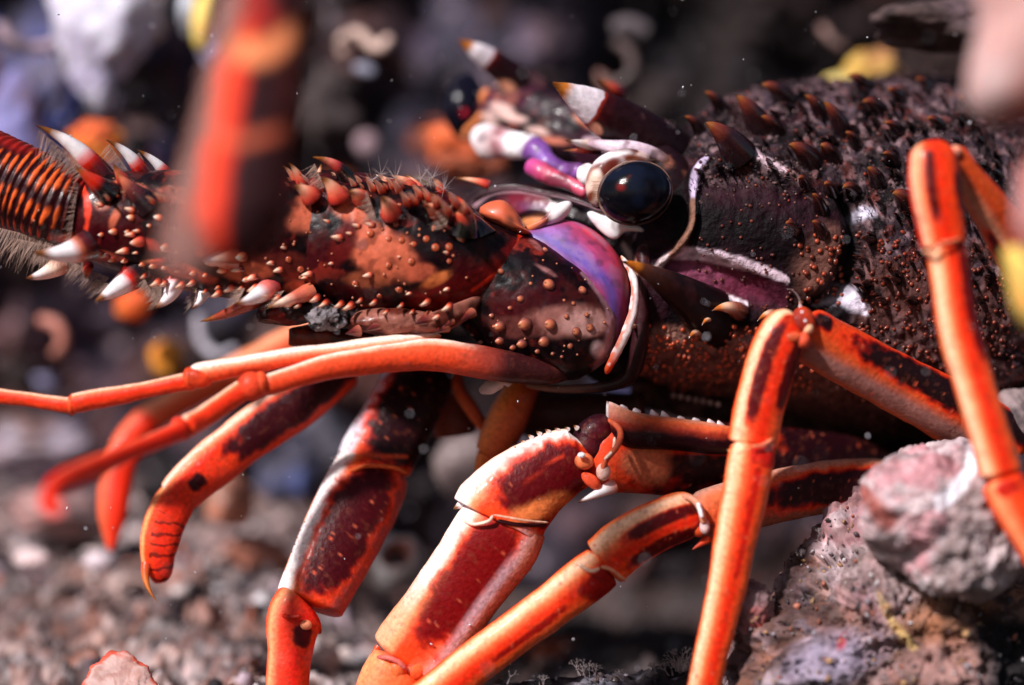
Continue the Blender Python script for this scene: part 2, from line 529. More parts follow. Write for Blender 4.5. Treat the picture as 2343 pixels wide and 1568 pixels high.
# ---- small growth nobody could count
def ico(sub=1):
    t = (1 + 5 ** .5) / 2
    v = [(-1, t, 0), (1, t, 0), (-1, -t, 0), (1, -t, 0), (0, -1, t), (0, 1, t), (0, -1, -t), (0, 1, -t), (t, 0, -1), (t, 0, 1), (-t, 0, -1), (-t, 0, 1)]
    f = [(0, 11, 5), (0, 5, 1), (0, 1, 7), (0, 7, 10), (0, 10, 11), (1, 5, 9), (5, 11, 4), (11, 10, 2), (10, 7, 6), (7, 1, 8), (3, 9, 4), (3, 4, 2), (3, 2, 6), (3, 6, 8), (3, 8, 9), (4, 9, 5), (2, 4, 11), (6, 2, 10), (8, 6, 7), (9, 8, 1)]
    v = [np.array(a) / np.linalg.norm(a) for a in v]
    for _ in range(sub):
        mid, nf = {}, []
        def m(a, b):
            k = (min(a, b), max(a, b))
            if k not in mid:
                q = v[a] + v[b]; v.append(q / np.linalg.norm(q)); mid[k] = len(v) - 1
            return mid[k]
        for a, b, c in f:
            ab, bc, ca = m(a, b), m(b, c), m(c, a)
            nf += [(a, ab, ca), (b, bc, ab), (c, ca, bc), (ab, bc, ca)]
        f = nf
    return np.array(v), np.array(f)
ICO1, ICO2, ICO4 = ico(1), ico(2), ico(4)

def blob_cloud(name, pts, sizes, cols, mat, seed=1, squash=(1, 1, 1), sub=ICO1, amp=0.6, **props):
    V0, F0 = sub
    Vs, Fs, Cs = [], [], []
    for i, (p, r, c) in enumerate(zip(pts, sizes, cols)):
        q = V0 * (1 + amp * (noise(V0 * 1.7 + i * 3.7, 1, seed) - .5))[:, None] * rng.uniform(.55, 1.35, 3)
        a = rng.random() * 6.28; ca, sa = math.cos(a), math.sin(a)
        q = q * np.array([1, 1, .7]) * np.array(squash)
        q = np.stack([q[:, 0] * ca - q[:, 2] * sa, q[:, 1], q[:, 0] * sa + q[:, 2] * ca], 1)
        Vs.append(p + q * r); Fs.append(F0 + i * len(V0)); Cs.append(np.tile(c, (len(V0), 1)))
    return mesh_obj(name, np.vstack(Vs), np.vstack(Fs), np.vstack(Cs), mat, **props)

def wall_growth():
    pal_left = [srgb(150, 146, 180), srgb(96, 108, 176), srgb(110, 100, 122), srgb(140, 108, 104), srgb(64, 56, 62), srgb(40, 34, 38)]
    pal_mid = [srgb(104, 76, 72), srgb(60, 46, 46), srgb(128, 62, 44), srgb(46, 38, 42), srgb(110, 98, 104), srgb(84, 74, 90), srgb(48, 40, 44)]
    pal_dark = [srgb(46, 38, 40), srgb(34, 29, 32), srgb(58, 46, 46), srgb(72, 60, 60)]
    pts, sz, cl = [], [], []
    for i in range(260):
        x = rng.uniform(-500, 2800); y = rng.uniform(-400, 1500)
        left = 1 - ss(250, 900, np.array(x)); hole = ss(1200, 1500, np.array(x)) * (1 - ss(400, 700, np.array(y)))
        if hole > .4 and rng.random() < .5: continue
        d = rng.uniform(1.5, 2.1) - .35 * left + .35 * hole
        pal = pal_dark if rng.random() < hole else (pal_left if rng.random() < left * .8 else pal_mid)  # growth in the recess picked dark, its shade painted in
        if rng.random() < .5: pal = pal_dark
        c = pal[rng.integers(len(pal))] * rng.uniform(.6, 1.1)
        pts.append(W(x, y, d)); sz.append(rng.choice([.02, .035, .055, .08], p=[.4, .35, .2, .05]) * rng.uniform(.7, 1.3)); cl.append(c)
    blob_cloud('wall_growth', pts, sz, cl, M_ROCK, 3, sub=ICO2, amp=1.5, kind='stuff', label='dense crust of small blurred growths covering the rock wall')
wall_growth()

def ring_tube(c, R, r, ang, tilt, turns=.85, nu=16, nv=7, rise=0):
    t = np.linspace(0, turns * 2 * math.pi, nu) + ang
    Cn = np.stack([np.cos(t) * R, np.zeros(nu), np.sin(t) * R], 1)
    Cn[:, 1] -= np.linspace(0, rise, nu)
    ct, st = math.cos(tilt), math.sin(tilt)
    rot = np.array([[1, 0, 0], [0, ct, -st], [0, st, ct]])
    Cn = Cn @ rot.T + c
    T = np.gradient(Cn, axis=0); T /= np.linalg.norm(T, axis=1)[:, None]
    N = np.cross(T, rot @ np.array([0, 1, 0])); B = np.cross(T, N)
    ph = np.linspace(0, 6.283, nv, endpoint=False)
    rr = r * (np.linspace(.6, 1, nu))
    V = (Cn[:, None] + N[:, None] * (rr[:, None] * np.cos(ph))[..., None] + B[:, None] * (rr[:, None] * np.sin(ph))[..., None]).reshape(-1, 3)
    return V, grid_faces(nu, nv)

def ground_rubble():
    Vs, Fs, Cs, k = [], [], [], 0
    pal = [srgb(226, 206, 202), srgb(200, 160, 148), srgb(150, 110, 100), srgb(190, 110, 86), srgb(110, 96, 98), srgb(60, 50, 54), srgb(240, 232, 236), srgb(170, 150, 160)]
    for i in range(3600):                          # worm tubes and broken shell
        y = rng.uniform(-0.55, 1.1); x = rng.uniform(-1.9, .1) if rng.random() < .8 else rng.uniform(-.1, 1.3)
        if fbm(np.array([[x, y, 0.]]), 4, 2, 66)[0] < .47: continue
        q_ = np.array([[x, y, 0.]]); z = float(ground_z(np.array(x), np.array(y))) + .12 * (fbm(q_, 3.5, 3, 8)[0] - .5) - .34 * (abs(fbm(q_, 7, 6, 9, .62)[0] - .5) - .12) + rng.uniform(-.004, .016)
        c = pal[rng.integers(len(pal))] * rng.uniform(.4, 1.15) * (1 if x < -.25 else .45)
        R = .004 + .026 * rng.random() ** 3 * (1 if y < .4 else 1.6)
        if rng.random() < .22:
            V, F = ring_tube(np.array([x, y, z]), R, R * rng.uniform(.2, .36), rng.random() * 6, rng.uniform(-1.3, 1.3), rng.uniform(.25, .6), rise=rng.uniform(0, .02))
        else:
            V = ICO1[0] * (1 + .8 * (noise(ICO1[0] * 2 + i, 1, 4) - .5))[:, None] * R * rng.uniform(.25, 1.2, 3) + [x, y, z]
            F = ICO1[1]
        F3 = F if F.shape[1] == 3 else np.vstack([F[:, [0, 1, 2]], F[:, [0, 2, 3]]])
        Vs.append(V); Fs.append(F3 + k); Cs.append(np.tile(c, (len(V), 1))); k += len(V)
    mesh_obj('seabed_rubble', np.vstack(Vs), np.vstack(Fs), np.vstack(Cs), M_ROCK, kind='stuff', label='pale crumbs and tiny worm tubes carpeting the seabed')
ground_rubble()

# ---- single things on the wall and the seabed
def boulder(name, x, y, d, rx, ry, rd, rgb, label, cat, seed=1, amp=.5, rgb2=None, mat=None, group=None, rot=0, fine=.12):
    V0, F0 = ICO4
    q = V0 * (1 + amp * (fbm(V0 + seed, 1.1, 3, seed) - .5) * 2 + fine * (fbm(V0 + seed, 5, 3, seed + 5) - .5))[:, None]
    q = q * np.array([rx, rd, ry]) / 1000
    a = math.radians(rot); q = np.stack([q[:, 0] * math.cos(a) - q[:, 2] * math.sin(a), q[:, 1], q[:, 0] * math.sin(a) + q[:, 2] * math.cos(a)], 1)
    c = W(x, y, d)
    V = q * (D + d) / D + c
    n = fbm(V + seed, 7, 4, seed + 2); n2 = fbm(V, 20, 3, seed)
    C = np.tile(np.asarray(rgb), (len(V), 1))
    C = mix(C, np.asarray(rgb2) if rgb2 is not None else np.asarray(rgb) * .45, ss(.45, .62, n))
    C = mix(C, np.asarray(rgb) * .3, ss(.55, .7, n2) * .6)
    base = c + np.array([0, 0, -ry / 1000])
    o = mesh_obj(name, V, F0, C, mat or M_ROCK, loc=base, label=label, category=cat)
    if group: o['group'] = group
    return o

LW, PW = srgb(214, 208, 226), srgb(190, 160, 152)
boulder('white_sponge', 235, 60, 1.0, 115, 135, 70, srgb(226, 222, 236), 'large pale lilac-white sponge patch hanging near the top left corner', 'sponge', 4, .45, srgb(190, 180, 204), M_SPONGE)
boulder('white_sponge', 215, 175, .98, 48, 75, 40, srgb(220, 216, 234), 'narrow white drip-shaped sponge lobe below the big white patch', 'sponge', 8, .3, srgb(180, 170, 196), M_SPONGE, rot=10)
boulder('white_sponge', 325, 45, 1.1, 60, 50, 40, srgb(226, 200, 190), 'knobbly cream sponge lump beside the big white patch', 'sponge', 9, .6, srgb(150, 110, 110), M_SPONGE)
boulder('blue_sponge', 110, 235, 1.15, 70, 110, 50, srgb(100, 120, 214), 'blurred blue sponge on the wall above the feeler base', 'sponge', 5, .6, srgb(90, 84, 110), M_SPONGE)
boulder('blue_sponge', 40, 290, 1.1, 60, 100, 40, srgb(138, 134, 190), 'lilac-blue sponge at the left edge above the ringed feeler', 'sponge', 6, .6, srgb(110, 90, 120), M_SPONGE)
boulder('blue_sponge', 655, 1075, 1.2, 60, 75, 40, srgb(92, 104, 160), 'dusky blue sponge between the folded legs at lower left', 'sponge', 7, .5, srgb(70, 66, 84), M_SPONGE)
boulder('yellow_sponge', 472, 45, .95, 30, 68, 30, srgb(236, 206, 110), 'pale yellow sponge finger left of the blurred upright limb', 'sponge', 10, .3, srgb(226, 150, 70), M_SPONGE)
boulder('white_sponge', 432, 30, 1.0, 22, 55, 30, srgb(222, 226, 240), 'bluish white sponge sliver beside the pale yellow finger', 'sponge', 11, .3, None, M_SPONGE)
boulder('orange_sponge', 212, 335, .8, 58, 55, 40, srgb(236, 142, 40), 'bright orange sponge behind the first white-tipped feeler spine', 'sponge', 12, .7, srgb(206, 90, 36), M_SPONGE, fine=.5)
boulder('orange_sponge', 305, 700, .8, 42, 40, 30, srgb(236, 128, 40), 'small orange sponge peeking out below the feeler spines', 'sponge', 13, .3, srgb(226, 90, 30), M_SPONGE)
boulder('orange_sponge', 382, 822, .95, 40, 40, 30, srgb(238, 156, 44), 'round golden orange sponge above the forked feelers', 'sponge', 14, .2, srgb(226, 130, 40), M_SPONGE)
boulder('orange_sponge', 1065, 352, .9, 95, 52, 40, srgb(226, 106, 56), 'large blurred orange sponge below the far eye', 'sponge', 15, .8, srgb(140, 70, 46), M_SPONGE, rot=-22, fine=.5)
boulder('orange_sponge', 985, 320, 1.2, 55, 45, 30, srgb(180, 84, 52), 'dull red-orange sponge left of the large orange one', 'sponge', 16, .4, srgb(120, 60, 46), M_SPONGE)
boulder('orange_sponge', 1275, 1500, .9, 75, 36, 30, srgb(206, 92, 46), 'flat orange sponge low between the two front legs', 'sponge', 17, .4, None, M_SPONGE)
boulder('yellow_sponge', 2000, 165, .9, 58, 42, 30, srgb(206, 166, 80), 'golden yellow sponge perched behind the top of the shell', 'sponge', 18, .9, srgb(150, 100, 60), M_SPONGE, fine=.6)
boulder('yellow_sponge', 1918, 186, .85, 36, 22, 22, srgb(214, 190, 110), 'small lemon yellow sponge beside the golden one on the shell ridge', 'sponge', 19, .3, None, M_SPONGE)
boulder('yellow_sponge', 958, 430, 1.0, 26, 20, 20, srgb(150, 120, 40), 'tiny mustard sponge behind the short feeler spines', 'sponge', 20, .3, None, M_SPONGE)
boulder('wall_stone', 840, 330, 1.3, 26, 26, 24, srgb(176, 146, 154), 'round pinkish white spot on the wall left of the orange sponge', 'stone', 21, .2, None, M_CRUST)
boulder('wall_stone', 525, 1150, .9, 52, 62, 40, srgb(196, 128, 104), 'rounded pink-brown stone between the banded leg and the dark leg', 'stone', 22, .3, srgb(150, 100, 80), M_CRUST)
boulder('wall_stone', 1070, 1065, .8, 72, 78, 50, srgb(128, 112, 110), 'smooth grey stone between the dark leg and the orange mouth limb', 'stone', 23, .2, srgb(110, 92, 92), M_CRUST)
boulder('wall_stone', 590, 1270, 1.0, 70, 45, 50, srgb(190, 122, 100), 'pinkish lump on the seabed right of the banded leg', 'stone', 24, .5, None, M_CRUST)
boulder('wall_stone', 300, 560, 1.2, 90, 60, 50, srgb(90, 66, 64), 'dark brown stone mostly hidden by the spiny feeler base', 'stone', 26, .5, None)
boulder('wall_stone', 700, 1040, 1.4, 120, 90, 60, srgb(92, 88, 100), 'bluish grey stone behind the folded front legs', 'stone', 27, .5, None)
boulder('wall_stone', 90, 1010, 1.1, 120, 60, 60, srgb(150, 136, 150), 'lilac-grey stone under the long orange feeler at left', 'stone', 28, .6, srgb(110, 80, 76), M_CRUST)
boulder('wall_stone', 150, 1180, 1.0, 150, 55, 60, srgb(160, 120, 116), 'mottled pink stone behind the curled orange feeler tip', 'stone', 29, .6, srgb(90, 70, 72), M_CRUST)
boulder('wall_stone', 230, 1285, .7, 42, 22, 30, srgb(228, 208, 216), 'white pebble behind the seabed rubble beside the banded leg', 'pebble', 30, .3, None, M_CRUST)
boulder('wall_stone', 75, 1280, .7, 40, 24, 30, srgb(222, 196, 196), 'cream pebble near the left edge at the back of the seabed', 'pebble', 31, .3, None, M_CRUST)
boulder('wall_stone', 640, 800, 1.5, 90, 60, 50, srgb(120, 92, 88), 'brown stone hidden behind the raised orange leg', 'stone', 32, .5, None)
boulder('red_sponge', 1395, 200, 1.0, 46, 14, 14, srgb(190, 140, 130), 'thin pinkish sponge strand behind the near brow horn', 'sponge', 33, .3, None, M_SPONGE, rot=-50)

def wt(pts, r, rgb, label):
    V, F, U, PH = tube_geo([list(p) + [r] for p in pts], nu=50, nv=14, cap=(.05, .03), depth=1)
    C = mix(np.tile(np.asarray(rgb), (len(V), 1)), np.asarray(rgb) * .45, ss(.5, .65, fbm(V, 25, 3, 2)))
    return mesh_obj('worm_tube', V, F, C, M_CRUST, loc=W(*pts[0]), label=label, category='worm tube')
wt([(790, 130, 1.0), (782, 95, .98), (815, 75, .95), (845, 100, .95), (868, 112, .95), (892, 88, .98)], 13, srgb(224, 190, 176), 'cream worm tube curled like a hook on the wall near the top')
wt([(1405, 95, 1.1), (1440, 120, 1.05), (1445, 165, 1.0), (1415, 190, 1.0), (1380, 185, 1.0)], 12, srgb(84, 66, 64), 'dim curved worm tube on the dark wall above the near brow horn')
wt([(1400, 70, 1.1), (1440, 60, 1.1), (1480, 80, 1.1)], 22, srgb(86, 76, 80), 'dim stubby worm tube on the dark wall above the curved one')
wt([(455, 720, 1.0), (462, 780, 1.0), (500, 815, .98), (540, 800, 1.0)], 12, srgb(190, 184, 196), 'white worm tube bent round below the blurred upright limb')
wt([(90, 730, 1.0), (130, 745, .98), (145, 785, .98), (125, 815, 1.0)], 14, srgb(190, 120, 104), 'pinkish worm tube arching on the wall under the ringed feeler')
wt([(0, 50, .9), (20, 90, .9), (70, 110, .92), (130, 105, .95)], 14, srgb(176, 150, 160), 'pale worm tube arch in the top left corner')
wt([(1880, 60, 1.1), (1900, 90, 1.05), (1930, 110, 1.05)], 10, srgb(150, 116, 108), 'short thin worm tube on the dark wall above the yellow sponge')
boulder('white_pebble', 835, 160, .95, 26, 15, 14, srgb(206, 206, 232), 'small bluish white pebble under the hook-shaped worm tube', 'pebble', 41, .2, None, M_CRUST, rot=-15)

# barnacle rings on the seabed at lower left and centre
def barnacle(x, y, d, R, rgb, label):
    t = np.linspace(0, 2 * math.pi, 29)[:-1]
    prof = [(1.0, 0), (.95, .35), (.8, .7), (.62, .85), (.48, .8), (.4, .45), (.36, -.1)]
    Vs, U = [], []
    c = W(x, y, d)
    for i, (pr, pz) in enumerate(prof):
        for a in t:
            w = 1
            Vs.append([math.cos(a) * pr * R * w, math.sin(a) * pr * R * w, pz * R]); U.append(i / 6)
    V = np.array(Vs)
    a = math.radians(62); V = np.stack([V[:, 0], V[:, 1] * math.cos(a) - V[:, 2] * math.sin(a), V[:, 1] * math.sin(a) + V[:, 2] * math.cos(a)], 1)
    U = np.array(U); V = V * (1 + 1.1 * (fbm(V + c, 1.1 / R, 3, 3) - .5))[:, None] + c
    C = stops(U, [(0, np.asarray(rgb) * .6), (.5, rgb), (.7, srgb(190, 110, 90)), (1, srgb(60, 30, 28))])
    mesh_obj('barnacle', V, grid_faces(len(prof), 28), C, M_CRUST, loc=c, label=label, category='barnacle')
barnacle(905, 1290, .8, .075, srgb(206, 200, 200), 'large pale barnacle behind the dark front leg')

def fan_shell():
    c = W(275, 1600, -.12)
    def col(R, V, px, py):
        rr = np.hypot(px - 275, py - 1600)
        C = np.tile(srgb(196, 160, 152), (len(V), 1))
        C = mix(C, srgb(160, 110, 100), ss(.5, .6, fbm(V, 30, 3, 9)) * .6)
        C = mix(C, srgb(206, 84, 62), ss(.88, .99, np.where(R > 1, 2 - R, R) + .2 * (fbm(V, 45, 3, 10) - .5)))
        return C
    poly = [(275 + 92 * math.cos(a) * (1 + .03 * math.sin(9 * a)), 1600 - 108 * math.sin(a) * (1 + .03 * math.sin(11 * a))) for a in np.linspace(0, 2 * math.pi, 25)[:-1]]
    pillow('shell', poly, (275, 1600), -.12, .03, col, M_CRUST, n=220, tilt=(0, -1.0), rough=.03, rscale=34, loc=True,
           label='round pink shell with a fringed red rim at the bottom left', category='shell')
fan_shell()

# ---- rocks at lower right
def crust_col(seed, pal, dark):
    def f(R, V, px, py):
        n1 = fbm(V, 8, 4, seed); n2 = fbm(V, 18, 4, seed + 1); n3 = fbm(V, 5, 3, seed + 2); n4 = fbm(V, 45, 3, seed + 3)
        C = np.tile(np.asarray(pal[0]), (len(V), 1))
        C = mix(C, pal[1], ss(.46, .58, n1)); C = mix(C, pal[2], ss(.5, .6, n3) * .8)
        C = mix(C, pal[3], ss(.56, .66, n2) * .9)
        C = mix(C, dark, ss(.52, .64, n4) * .55)
        return C
    return f
ccol = crust_col(60, [srgb(188, 166, 170), srgb(186, 134, 140), srgb(142, 124, 122), srgb(206, 188, 190)], srgb(100, 76, 72))
def pink_crust(R, V, px, py):
    C = ccol(R, V, px, py)
    w = .5 * (fbm(V, 12, 3, 5) - .5)
    C = mix(C, srgb(244, 240, 248), line_mask(px, py, [(2230, 1030, 16), (2215, 1080, 14), (2175, 1130, 18), (2150, 1150, 20)], 14, .4, w))
    C = mix(C, srgb(150, 80, 72), line_mask(px, py, [(1975, 1120, 10), (2000, 1160, 20), (2030, 1190, 24)], 14, .6, w))
    return C
pillow('pink_boulder', [(2055, 1050), (2140, 1018), (2230, 1022), (2330, 1030), (2440, 1060), (2450, 1220), (2342, 1290), (2290, 1350), (2225, 1385), (2150, 1372), (2080, 1330), (2005, 1285), (1968, 1225), (1962, 1150), (1985, 1085)],
       (2180, 1180), -.16, .2, pink_crust, M_CRUST, n=300, nr=90, rough=.145, rscale=7, seed=9, power=2.8, tilt=(.2, -.2), loc=True,
       label='smooth pink and grey coralline boulder at the right, above the crusty rock', category='boulder')
dk = crust_col(80, [srgb(126, 94, 92), srgb(72, 50, 50), srgb(150, 104, 92), srgb(170, 140, 146)], srgb(34, 24, 26))
def dark_rock(R, V, px, py):
    C = dk(R, V, px, py)
    P2, c2, _ = patchwork(V, 14, [srgb(150, 118, 108), srgb(96, 74, 70), srgb(128, 114, 126), srgb(150, 96, 70), srgb(62, 46, 46), srgb(176, 160, 166), srgb(120, 84, 76)], 84, .9)
    C = C * .45 + P2 * .55
    w = .8 * (fbm(V, 14, 4, 5) - .5)
    C = mix(C, srgb(56, 30, 24), line_mask(px, py, [(1850, 1230, 12), (1815, 1330, 22), (1795, 1460, 26)], 14, .8, 1.6 * w) * .8)
    C = mix(C, srgb(206, 176, 110), line_mask(px, py, [(2010, 1360, 7), (2040, 1420, 11), (2090, 1480, 9)], 14, .6, 1.8 * w) * .7)
    C = mix(C, srgb(158, 146, 168), ellipse_mask(px, py, 1900, 1510, 85, 50, -20, .6, 1.8 * w) * .7)
    C = mix(C, srgb(176, 134, 126), ellipse_mask(px, py, 2170, 1520, 70, 60, 0, .6, 1.8 * w) * .7)
    C = mix(C, srgb(150, 98, 66), ellipse_mask(px, py, 2120, 1420, 90, 50, 20, .6, 1.8 * w) * .6)
    C = mix(C, srgb(170, 40, 56), ellipse_mask(px, py, 1925, 1470, 9, 18, 20, .6, 2 * w) * .8)
    C = mix(C, ccol(R, V, px, py), ellipse_mask(px, py, 2000, 1260, 130, 110, 30, .7, 1.6 * w) * .75)
    C = mix(C, srgb(26, 20, 22), ss(2190, 2290, px + 60 * w) * ss(1380, 1440, py))
    return C
pillow('crusty_rock', [(1660, 1640), (1668, 1560), (1700, 1500), (1705, 1440), (1735, 1400), (1785, 1370), (1800, 1330), (1850, 1260), (1890, 1200), (1935, 1160), (1985, 1140), (2080, 1150), (2200, 1200), (2330, 1230), (2480, 1300), (2520, 1500), (2460, 1700), (2100, 1760), (1800, 1720)],
       (2080, 1460), .06, .28, dark_rock, M_ROCK, n=460, nr=170, rough=.24, rscale=6, seed=12, power=2.4, tilt=(.05, -.25), loc=True,
       label='craggy brown rock crusted with lilac, yellow and orange growth at lower right', category='rock')
ledge = crust_col(95, [srgb(70, 62, 66), srgb(44, 36, 40), srgb(120, 76, 66), srgb(120, 116, 126)], srgb(20, 16, 18))
pillow('crusty_ledge', [(1060, 1640), (1120, 1572), (1210, 1556), (1290, 1560), (1380, 1540), (1450, 1545), (1520, 1524), (1600, 1545), (1660, 1478), (1720, 1430), (1760, 1500), (1780, 1640), (1500, 1720), (1200, 1700)],
       (1450, 1630), .02, .12, ledge, M_ROCK, n=260, nr=50, rough=.11, rscale=16, seed=14, tilt=(0, -.3), loc=True,
       label='dark crusty ledge along the bottom edge between the orange legs', category='rock')
boulder('crusted_knob', 1715, 1390, -.12, 52, 62, 50, srgb(140, 110, 112), 'knobby grey and red lump on the edge of the craggy rock', 'rock', 45, .25, srgb(190, 60, 44), fine=.35)

def crumbs():
    pts, sz, cl = [], [], []
    pal = [srgb(190, 176, 186), srgb(130, 104, 98), srgb(226, 216, 220), srgb(190, 110, 84), srgb(90, 76, 80), srgb(50, 42, 44), srgb(210, 160, 110)]
    rocks = [o for o in bpy.data.objects if o.name.startswith(('crusty', 'crusted'))]
    bv = bvh_of(rocks)
    for i in range(900):
        x = rng.uniform(1140, 2342); y = rng.uniform(1140, 1568)
        h = on_surface(bv, x, y)
        if h is None: continue
        pts.append(h[0] + h[1] * .002); sz.append(rng.choice([.002, .0045, .008], p=[.5, .4, .1]))
        cl.append(pal[rng.integers(len(pal))] * rng.uniform(.3, .8))
    blob_cloud('rock_growth', pts, sz, cl, M_CRUST, 13, amp=1.2, kind='stuff', label='fine pale crust and grit growing over the lower right rocks')
crumbs()

def hydroids():
    segs = []
    spots = [(1165, 1560, 40), (1330, 1540, 42), (1345, 1545, 36), (1360, 1540, 30), (1500, 1535, 30), (1535, 1540, 34), (1550, 1530, 55), (1565, 1530, 60), (1600, 1540, 40), (1830, 1265, 14), (1870, 1215, 14), (1740, 1400, 18), (1690, 1450, 36), (1645, 1440, 26), (1650, 1445, 28), (1240, 1562, 26), (1580, 1545, 46), (1420, 1545, 22), (1625, 1530, 40)]
    for x, y, L in spots:
        for q in range(3):
            p0 = W(x + rng.uniform(-6, 6), y + 6, -.08 + rng.uniform(-.03, .03))
            def grow(p, ang, L, r, k):
                v = np.array([math.sin(ang), rng.normal(0, .15), math.cos(ang)]) * L / 1000
                segs.append((p, p + v, r))
                if k:
                    for s in (-1, 1): grow(p + v, ang + s * rng.uniform(.25, .7), L * .6, r * .75, k - 1)
            grow(p0, rng.normal(0, .35), L * .45, .0022, 3)
    V, F = hair_geo(segs)
    mesh_obj('hydroid_tufts', V, F, np.tile(srgb(120, 104, 104), (len(V), 1)), M_CRUST, kind='stuff', label='tiny branching tufts sprouting from the ledge and rock edges')
hydroids()

# blurred sponge close to the lens at top right and right edge
def flesh(a, b):
    def f(R, V, px, py):
        C = np.tile(np.asarray(a), (len(V), 1))
        C = mix(C, b, ss(.44, .6, fbm(V, 5, 3, 3)) )
        C = mix(C, srgb(190, 90, 70), ss(2260, 2342, px + 90 * (fbm(V, 6, 2, 8) - .5)) * ss(120, 220, py) * .8)
        return C
    return f
pillow('pink_sponge', [(2190, -640), (2200, -300), (2215, -60), (2225, 60), (2212, 140), (2210, 210), (2235, 262), (2290, 285), (2350, 270), (2440, 250), (2620, 200), (2760, 0), (2760, -640)], (2440, -60), -.95, .16, flesh(srgb(196, 150, 144), srgb(206, 176, 174)), M_SPONGE,
       n=120, rough=.06, rscale=6, loc=True, label='large blurred pink sponge hanging close to the lens at top right', category='sponge')
pillow('white_sponge', [(2338, 300), (2330, 340), (2318, 440), (2325, 540), (2370, 600), (2480, 580), (2640, 480), (2760, 300), (2700, 160), (2440, 240)], (2460, 420), -.88, .10, flesh(srgb(190, 180, 186), srgb(206, 200, 206)), M_SPONGE,
       n=90, rough=.03, loc=True, label='blurred pale lobe at the right edge below the pink sponge', category='sponge')
pillow('yellow_sponge', [(2292, 610), (2300, 565), (2345, 560), (2480, 540), (2700, 420), (2740, 620), (2520, 760), (2400, 775), (2345, 750), (2312, 700)], (2440, 650), -.78, .09, lambda R, V, px, py: mix(np.tile(srgb(232, 196, 96), (len(V), 1)), srgb(224, 140, 66), ss(.45, .6, fbm(V, 9, 3, 4))), M_SPONGE,
       n=90, rough=.03, loc=True, label='blurred yellow sponge at the right edge beside the tall orange leg', category='sponge')
boulder('wall_stone', 2180, 60, .3, 170, 60, 100, srgb(70, 54, 52), 'brown stone behind the large blurred pink sponge', 'stone', 47, .5, srgb(96, 76, 80))
boulder('wall_stone', 2330, 960, .1, 60, 60, 60, srgb(150, 130, 130), 'speckled grey stone at the right edge below the shell', 'stone', 48, .4, srgb(50, 44, 46))

# drifting specks in the water
def specks():
    pts, sz, cl = [], [], []
    for i in range(600):
        pts.append(W(rng.uniform(-50, 2400), rng.uniform(-50, 1600), rng.uniform(-.9, .15))); sz.append(.0009 + .0026 * rng.random() ** 4); cl.append(srgb(210, 206, 214))
    blob_cloud('drifting_particles', pts, sz, cl, M_CRUST, 5, kind='stuff', label='tiny pale specks drifting in the water')
specks()

# ================================================================ THE LOBSTER
LOB = thing_empty('spiny_lobster', W(1500, 1500, 0.4), 'dark maroon spiny lobster with orange banded legs crouching in a rock crevice', 'lobster')

# ---- carapace
def carapace_geo():
    sec = np.array([  # x, top, bottom, centre depth, depth radius
        [1440, 590, 845, .16, .13], [1475, 440, 862, .20, .18], [1520, 350, 878, .25, .24], [1580, 280, 892, .30, .30], [1660, 228, 908, .36, .36],
        [1750, 200, 932, .42, .42], [1860, 186, 968, .47, .47], [1970, 182, 1000, .50, .50], [2080, 176, 1018, .52, .53], [2190, 184, 1022, .54, .55], [2300, 230, 1020, .56, .55],
        [2420, 300, 1010, .58, .52], [2540, 400, 990, .6, .45]])
    nu, nv = 520, 420
    xs = np.linspace(0, len(sec) - 1, nu); k = np.clip(xs.astype(int), 0, len(sec) - 2); t = (xs - k)[:, None]
    Pm = np.vstack([2 * sec[0] - sec[1], sec, 2 * sec[-1] - sec[-2]])
    p0, p1, p2, p3 = Pm[k], Pm[k + 1], Pm[k + 2], Pm[k + 3]
    S = .5 * (2 * p1 + (-p0 + p2) * t + (2 * p0 - 5 * p1 + 4 * p2 - p3) * t ** 2 + (-p0 + 3 * p1 - 3 * p2 + p3) * t ** 3)
    u = np.linspace(0, 1, nu)
    e = np.sqrt(np.clip(1 - (1 - np.minimum(u / .03, 1)) ** 2, 1e-3, 1)) * np.sqrt(np.clip(1 - (1 - np.minimum((1 - u) / .1, 1)) ** 2, 1e-3, 1))
    ph = np.linspace(0, 2 * math.pi, nv, endpoint=False)
    cy = (S[:, 1] + S[:, 2]) / 2; ry = (S[:, 2] - S[:, 1]) / 2 * e
    Y = cy[:, None] - ry[:, None] * np.cos(ph)[None]
    sn = np.sin(ph); sn = np.sign(sn) * np.abs(sn) ** .85
    Dp = S[:, 3][:, None] - (S[:, 4] * e)[:, None] * sn[None]
    X = np.repeat(S[:, 0][:, None], nv, 1)
    x, y, d = X.ravel(), Y.ravel(), Dp.ravel()
    s = (D + d) / D
    V = np.stack([(x - 1171) / 1000 * s, d, (784 - y) / 1000 * s], 1)
    return V, grid_faces(nu, nv), x, y

